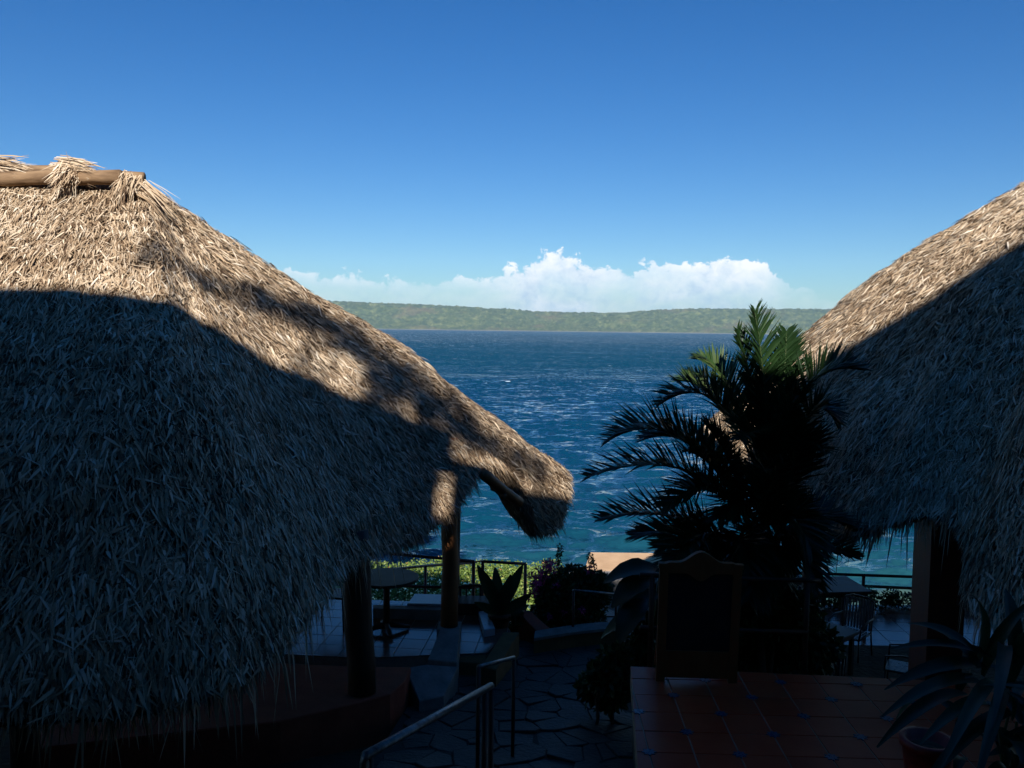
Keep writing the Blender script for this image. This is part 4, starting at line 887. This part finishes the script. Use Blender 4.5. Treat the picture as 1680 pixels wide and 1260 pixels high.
# ------------------------------------------------------------------ behind the viewer: the buildings and the tree whose shade falls on the scene
MAT['roof_tile'] = surface('old_roof_tile', (.13, .05, .03), (.24, .10, .06), 5, .85, .5, 30, .2)
MAT['wall_dark'] = surface('ochre_house_wall', (.16, .085, .04), (.24, .13, .06), 2, .9, .3, 30, .2)
def house(name, label, ridge, wall_x, roof_m, wall_top, y_front=-3.0, y_back=-8.0):
    t = empty(name, ((wall_x[0] + wall_x[1]) / 2, (y_front + y_back) / 2, -2), label, 'building')
    fr = [(x, -2.3, z - 2.2) for x, z in ridge]; bk = [(x, -8.6, z - 2.6) for x, z in ridge]; rd = [(x, -5.0, z) for x, z in ridge]; n = len(ridge)
    V = fr + rd + bk + [(x, y, z - .3) for x, y, z in fr] + [(x, y, z - .3) for x, y, z in rd] + [(x, y, z - .3) for x, y, z in bk]; F = []
    for i in range(n - 1):
        for a in (0, n): F.append((a + i, a + i + 1, a + n + i + 1, a + n + i)); F.append((3 * n + a + i, 3 * n + a + n + i, 3 * n + a + n + i + 1, 3 * n + a + i + 1))
        F.append((i, 3 * n + i, 3 * n + i + 1, i + 1)); F.append((2 * n + i, 2 * n + i + 1, 5 * n + i + 1, 5 * n + i))
    for e in (0, n - 1): F += [(e, n + e, 4 * n + e, 3 * n + e), (n + e, 2 * n + e, 5 * n + e, 4 * n + e)]
    MB().add(V, F).build('roof', roof_m, t)
    x0, x1 = wall_x
    MB().box(x0, x1, y_front, y_back, -3.2, wall_top).build('wall', MAT['wall_dark'], t)
    MB().prism([(x0, -5.3), (x0, -4.7), (x1, -4.7), (x1, -5.3)], wall_top, min(z for _, z in ridge) - .35).build('gable', MAT['wall_dark'], t)
    k = 0; x = x0 + 1.2
    while x < x1 - 1.2:
        w = MB().box(x, x + 1.1, y_front - .0, y_front + .05, 1.2, 2.7).build('window', MAT['dark_wood'], t)
        MB().box(x + .08, x + 1.02, y_front + .052, y_front + .06, 1.28, 2.62).build('pane', MAT['table_top'], w)
        x += 3.0
    return t
house('guest_house', 'tile-roofed house behind the viewer, left of the narrow gap', [(-15, 8.75), (-4, 8.80), (.21, 8.78)], (-14.6, .18), MAT['roof_tile'], 5.9)
house('guest_house', 'low thatch-roofed house behind the viewer, right of the narrow gap', [(.38, 8.3), (1.4, 8.55), (2.1, 8.75), (3.0, 8.7), (3.8, 8.6), (4.2, 8.6)], (.42, 4.15), MAT['thatch_core'], 5.5)
house('guest_house', 'tall thatch-roofed house behind the viewer, farthest right', [(4.25, 8.6), (4.6, 9.35), (5.1, 9.95), (6.2, 10.45), (7.3, 11.05), (9, 11.9), (18, 12.1)], (4.3, 17.5), MAT['thatch_core'], 5.6)
tag(MB().box(.185, .415, -4.9, -4.6, -3.2, 7.05).build('sun_block_wall', MAT['wall_dark']), 'unseen tall wall added behind the viewer to block sun between the two houses', 'wall')  # added out of view to stop sunlight below the gap
def porch(label, x0, x1, yf, posts):
    t = empty('porch', ((x0 + x1) / 2, 0, -1.7), label, 'porch'); V = []; n = 5
    zf = lambda y: 4.1 - (y + 2.9) * .2342
    for i in range(n):
        x = x0 + (x1 - x0) * i / (n - 1)
        for y in (-2.9, (yf - 2.9) / 2, yf): V += [(x, y, zf(y)), (x, y, zf(y) - .22)]
    F = []
    for i in range(n - 1):
        a, b = i * 6, (i + 1) * 6
        F += [(a, b, b + 2, a + 2), (a + 2, b + 2, b + 4, a + 4), (a + 1, a + 3, b + 3, b + 1), (a + 3, a + 5, b + 5, b + 3), (a, a + 1, b + 1, b), (a + 4, b + 4, b + 5, a + 5)]
    for a in (0, (n - 1) * 6): F += [(a, a + 2, a + 3, a + 1), (a + 2, a + 4, a + 5, a + 3)]
    MB().add(V, F).build('roof', MAT['thatch_core'], t)
    for x in posts:
        rod('post', [(x, yf - .4, float(ground_z(x, yf - .4)) - .1), (x, yf - .4, zf(yf - .4) - .2)], .11, MAT['dark_wood'], t, 10)
        rod('rafter', [(x, -2.8, zf(-2.8) - .29), (x, yf - .2, zf(yf - .2) - .29)], .06, MAT['dark_wood'], t, 8)
porch('thatched porch roof over the viewer, left of the steps', -10, -.56, 4.7, (-9.5, -4.6))
porch('thatched porch roof over the viewer, right of the steps', .34, 10, 3.6, (4.6, 9.5))
def shade_tree():
    base = Vector((-2.2, -9.6, float(ground_z(0, -9.6)) - .2)); t = empty('leafy_tree', base, 'tall leafy tree rising behind the houses behind the viewer', 'tree')
    top = Vector((-1.0, -9.2, 12.2)); rod('trunk', wobble(base, top, 8, .12, 3), [.26, .24, .22, .2, .17, .14, .11, .08, .05], MAT['bark'], t, 10)
    B = [(-2.75, 9.64, .16, .06), (-2.35, 9.76, .22, .09), (-1.9, 9.84, .28, .12), (-1.4, 9.95, .3, .2), (-.95, 9.92, .3, .34), (-.5, 9.65, .3, .5), (-.1, 9.5, .3, .5), (.3, 9.35, .28, .46), (.62, 9.1, .2, .42), (.24, 8.45, .09, .3), (.19, 8.0, .07, .22), (.95, 9.08, .2, .13), (1.3, 9.05, .22, .12), (1.65, 9.0, .16, .09), (-.35, 9.0, .16, .16), (.05, 8.95, .12, .16), (-.6, 9.05, .1, .1), (.3, 8.6, .1, .16), (.2, 8.2, .08, .12)]
    bl = [((x + .28, -9.0, z + 2.55), (rx, .5, rz)) for x, z, rx, rz in B]
    leafball('crown', bl, 3900, .12, MAT['leaf'], t, 71)
    for k, (c, r) in enumerate(bl[::2]): rod('limb', wobble(base.lerp(top, .8), c, 4, .06, k), [.06, .05, .035, .025, .012], MAT['bark'], t, 6)
shade_tree()
def sky_block_tree():  # added out of view: its crown blocks sky light to darken the left roof
    base = Vector((-13.0, 5.5, -3.9)); t = empty('leafy_tree', base, 'unseen broad tree added high above the left hut to cut sky light on it', 'tree')
    rod('trunk', wobble(base, (-10.5, 6.5, 7.6), 7, .1, 5), [.34, .32, .29, .26, .22, .18, .14, .1], MAT['bark'], t, 10)
    rng = random.Random(9); B = []
    for k in range(52):
        a, r = rng.uniform(0, 6.283), rng.random() ** .5
        B.append(((-7.2 + 6.4 * r * math.cos(a), 6.2 + 6.4 * r * math.sin(a), 10.3 + rng.uniform(-.9, 1.1) + .5 * (1 - r)), (1.1, 1.1, .55)))
    leafball('crown', B, 24000, .30, MAT['leaf'], t, 75)
    for k, (c, r) in enumerate(B[::5]): rod('limb', wobble((-10.5, 6.5, 7.2), c, 4, .12, k), [.1, .08, .06, .04, .02], MAT['bark'], t, 6)
sky_block_tree()

# ------------------------------------------------------------------ the air over the lake
def haze():
    o = MB().box(-12000, 12000, -110, 6300, -85, 175).build('haze', None)
    m = bpy.data.materials.new('haze_air'); m.use_nodes = True; nt = m.node_tree; nt.nodes.clear()
    out = nt.nodes.new('ShaderNodeOutputMaterial'); v = nt.nodes.new('ShaderNodeVolumePrincipled')
    v.inputs['Color'].default_value = (.52, .78, 1.0, 1); v.inputs['Density'].default_value = 0.9e-4; v.inputs['Anisotropy'].default_value = .0
    nt.links.new(v.outputs[0], out.inputs['Volume']); o.data.materials.append(m); tag(o, 'thin blue haze over the lake', kind='stuff')
haze()
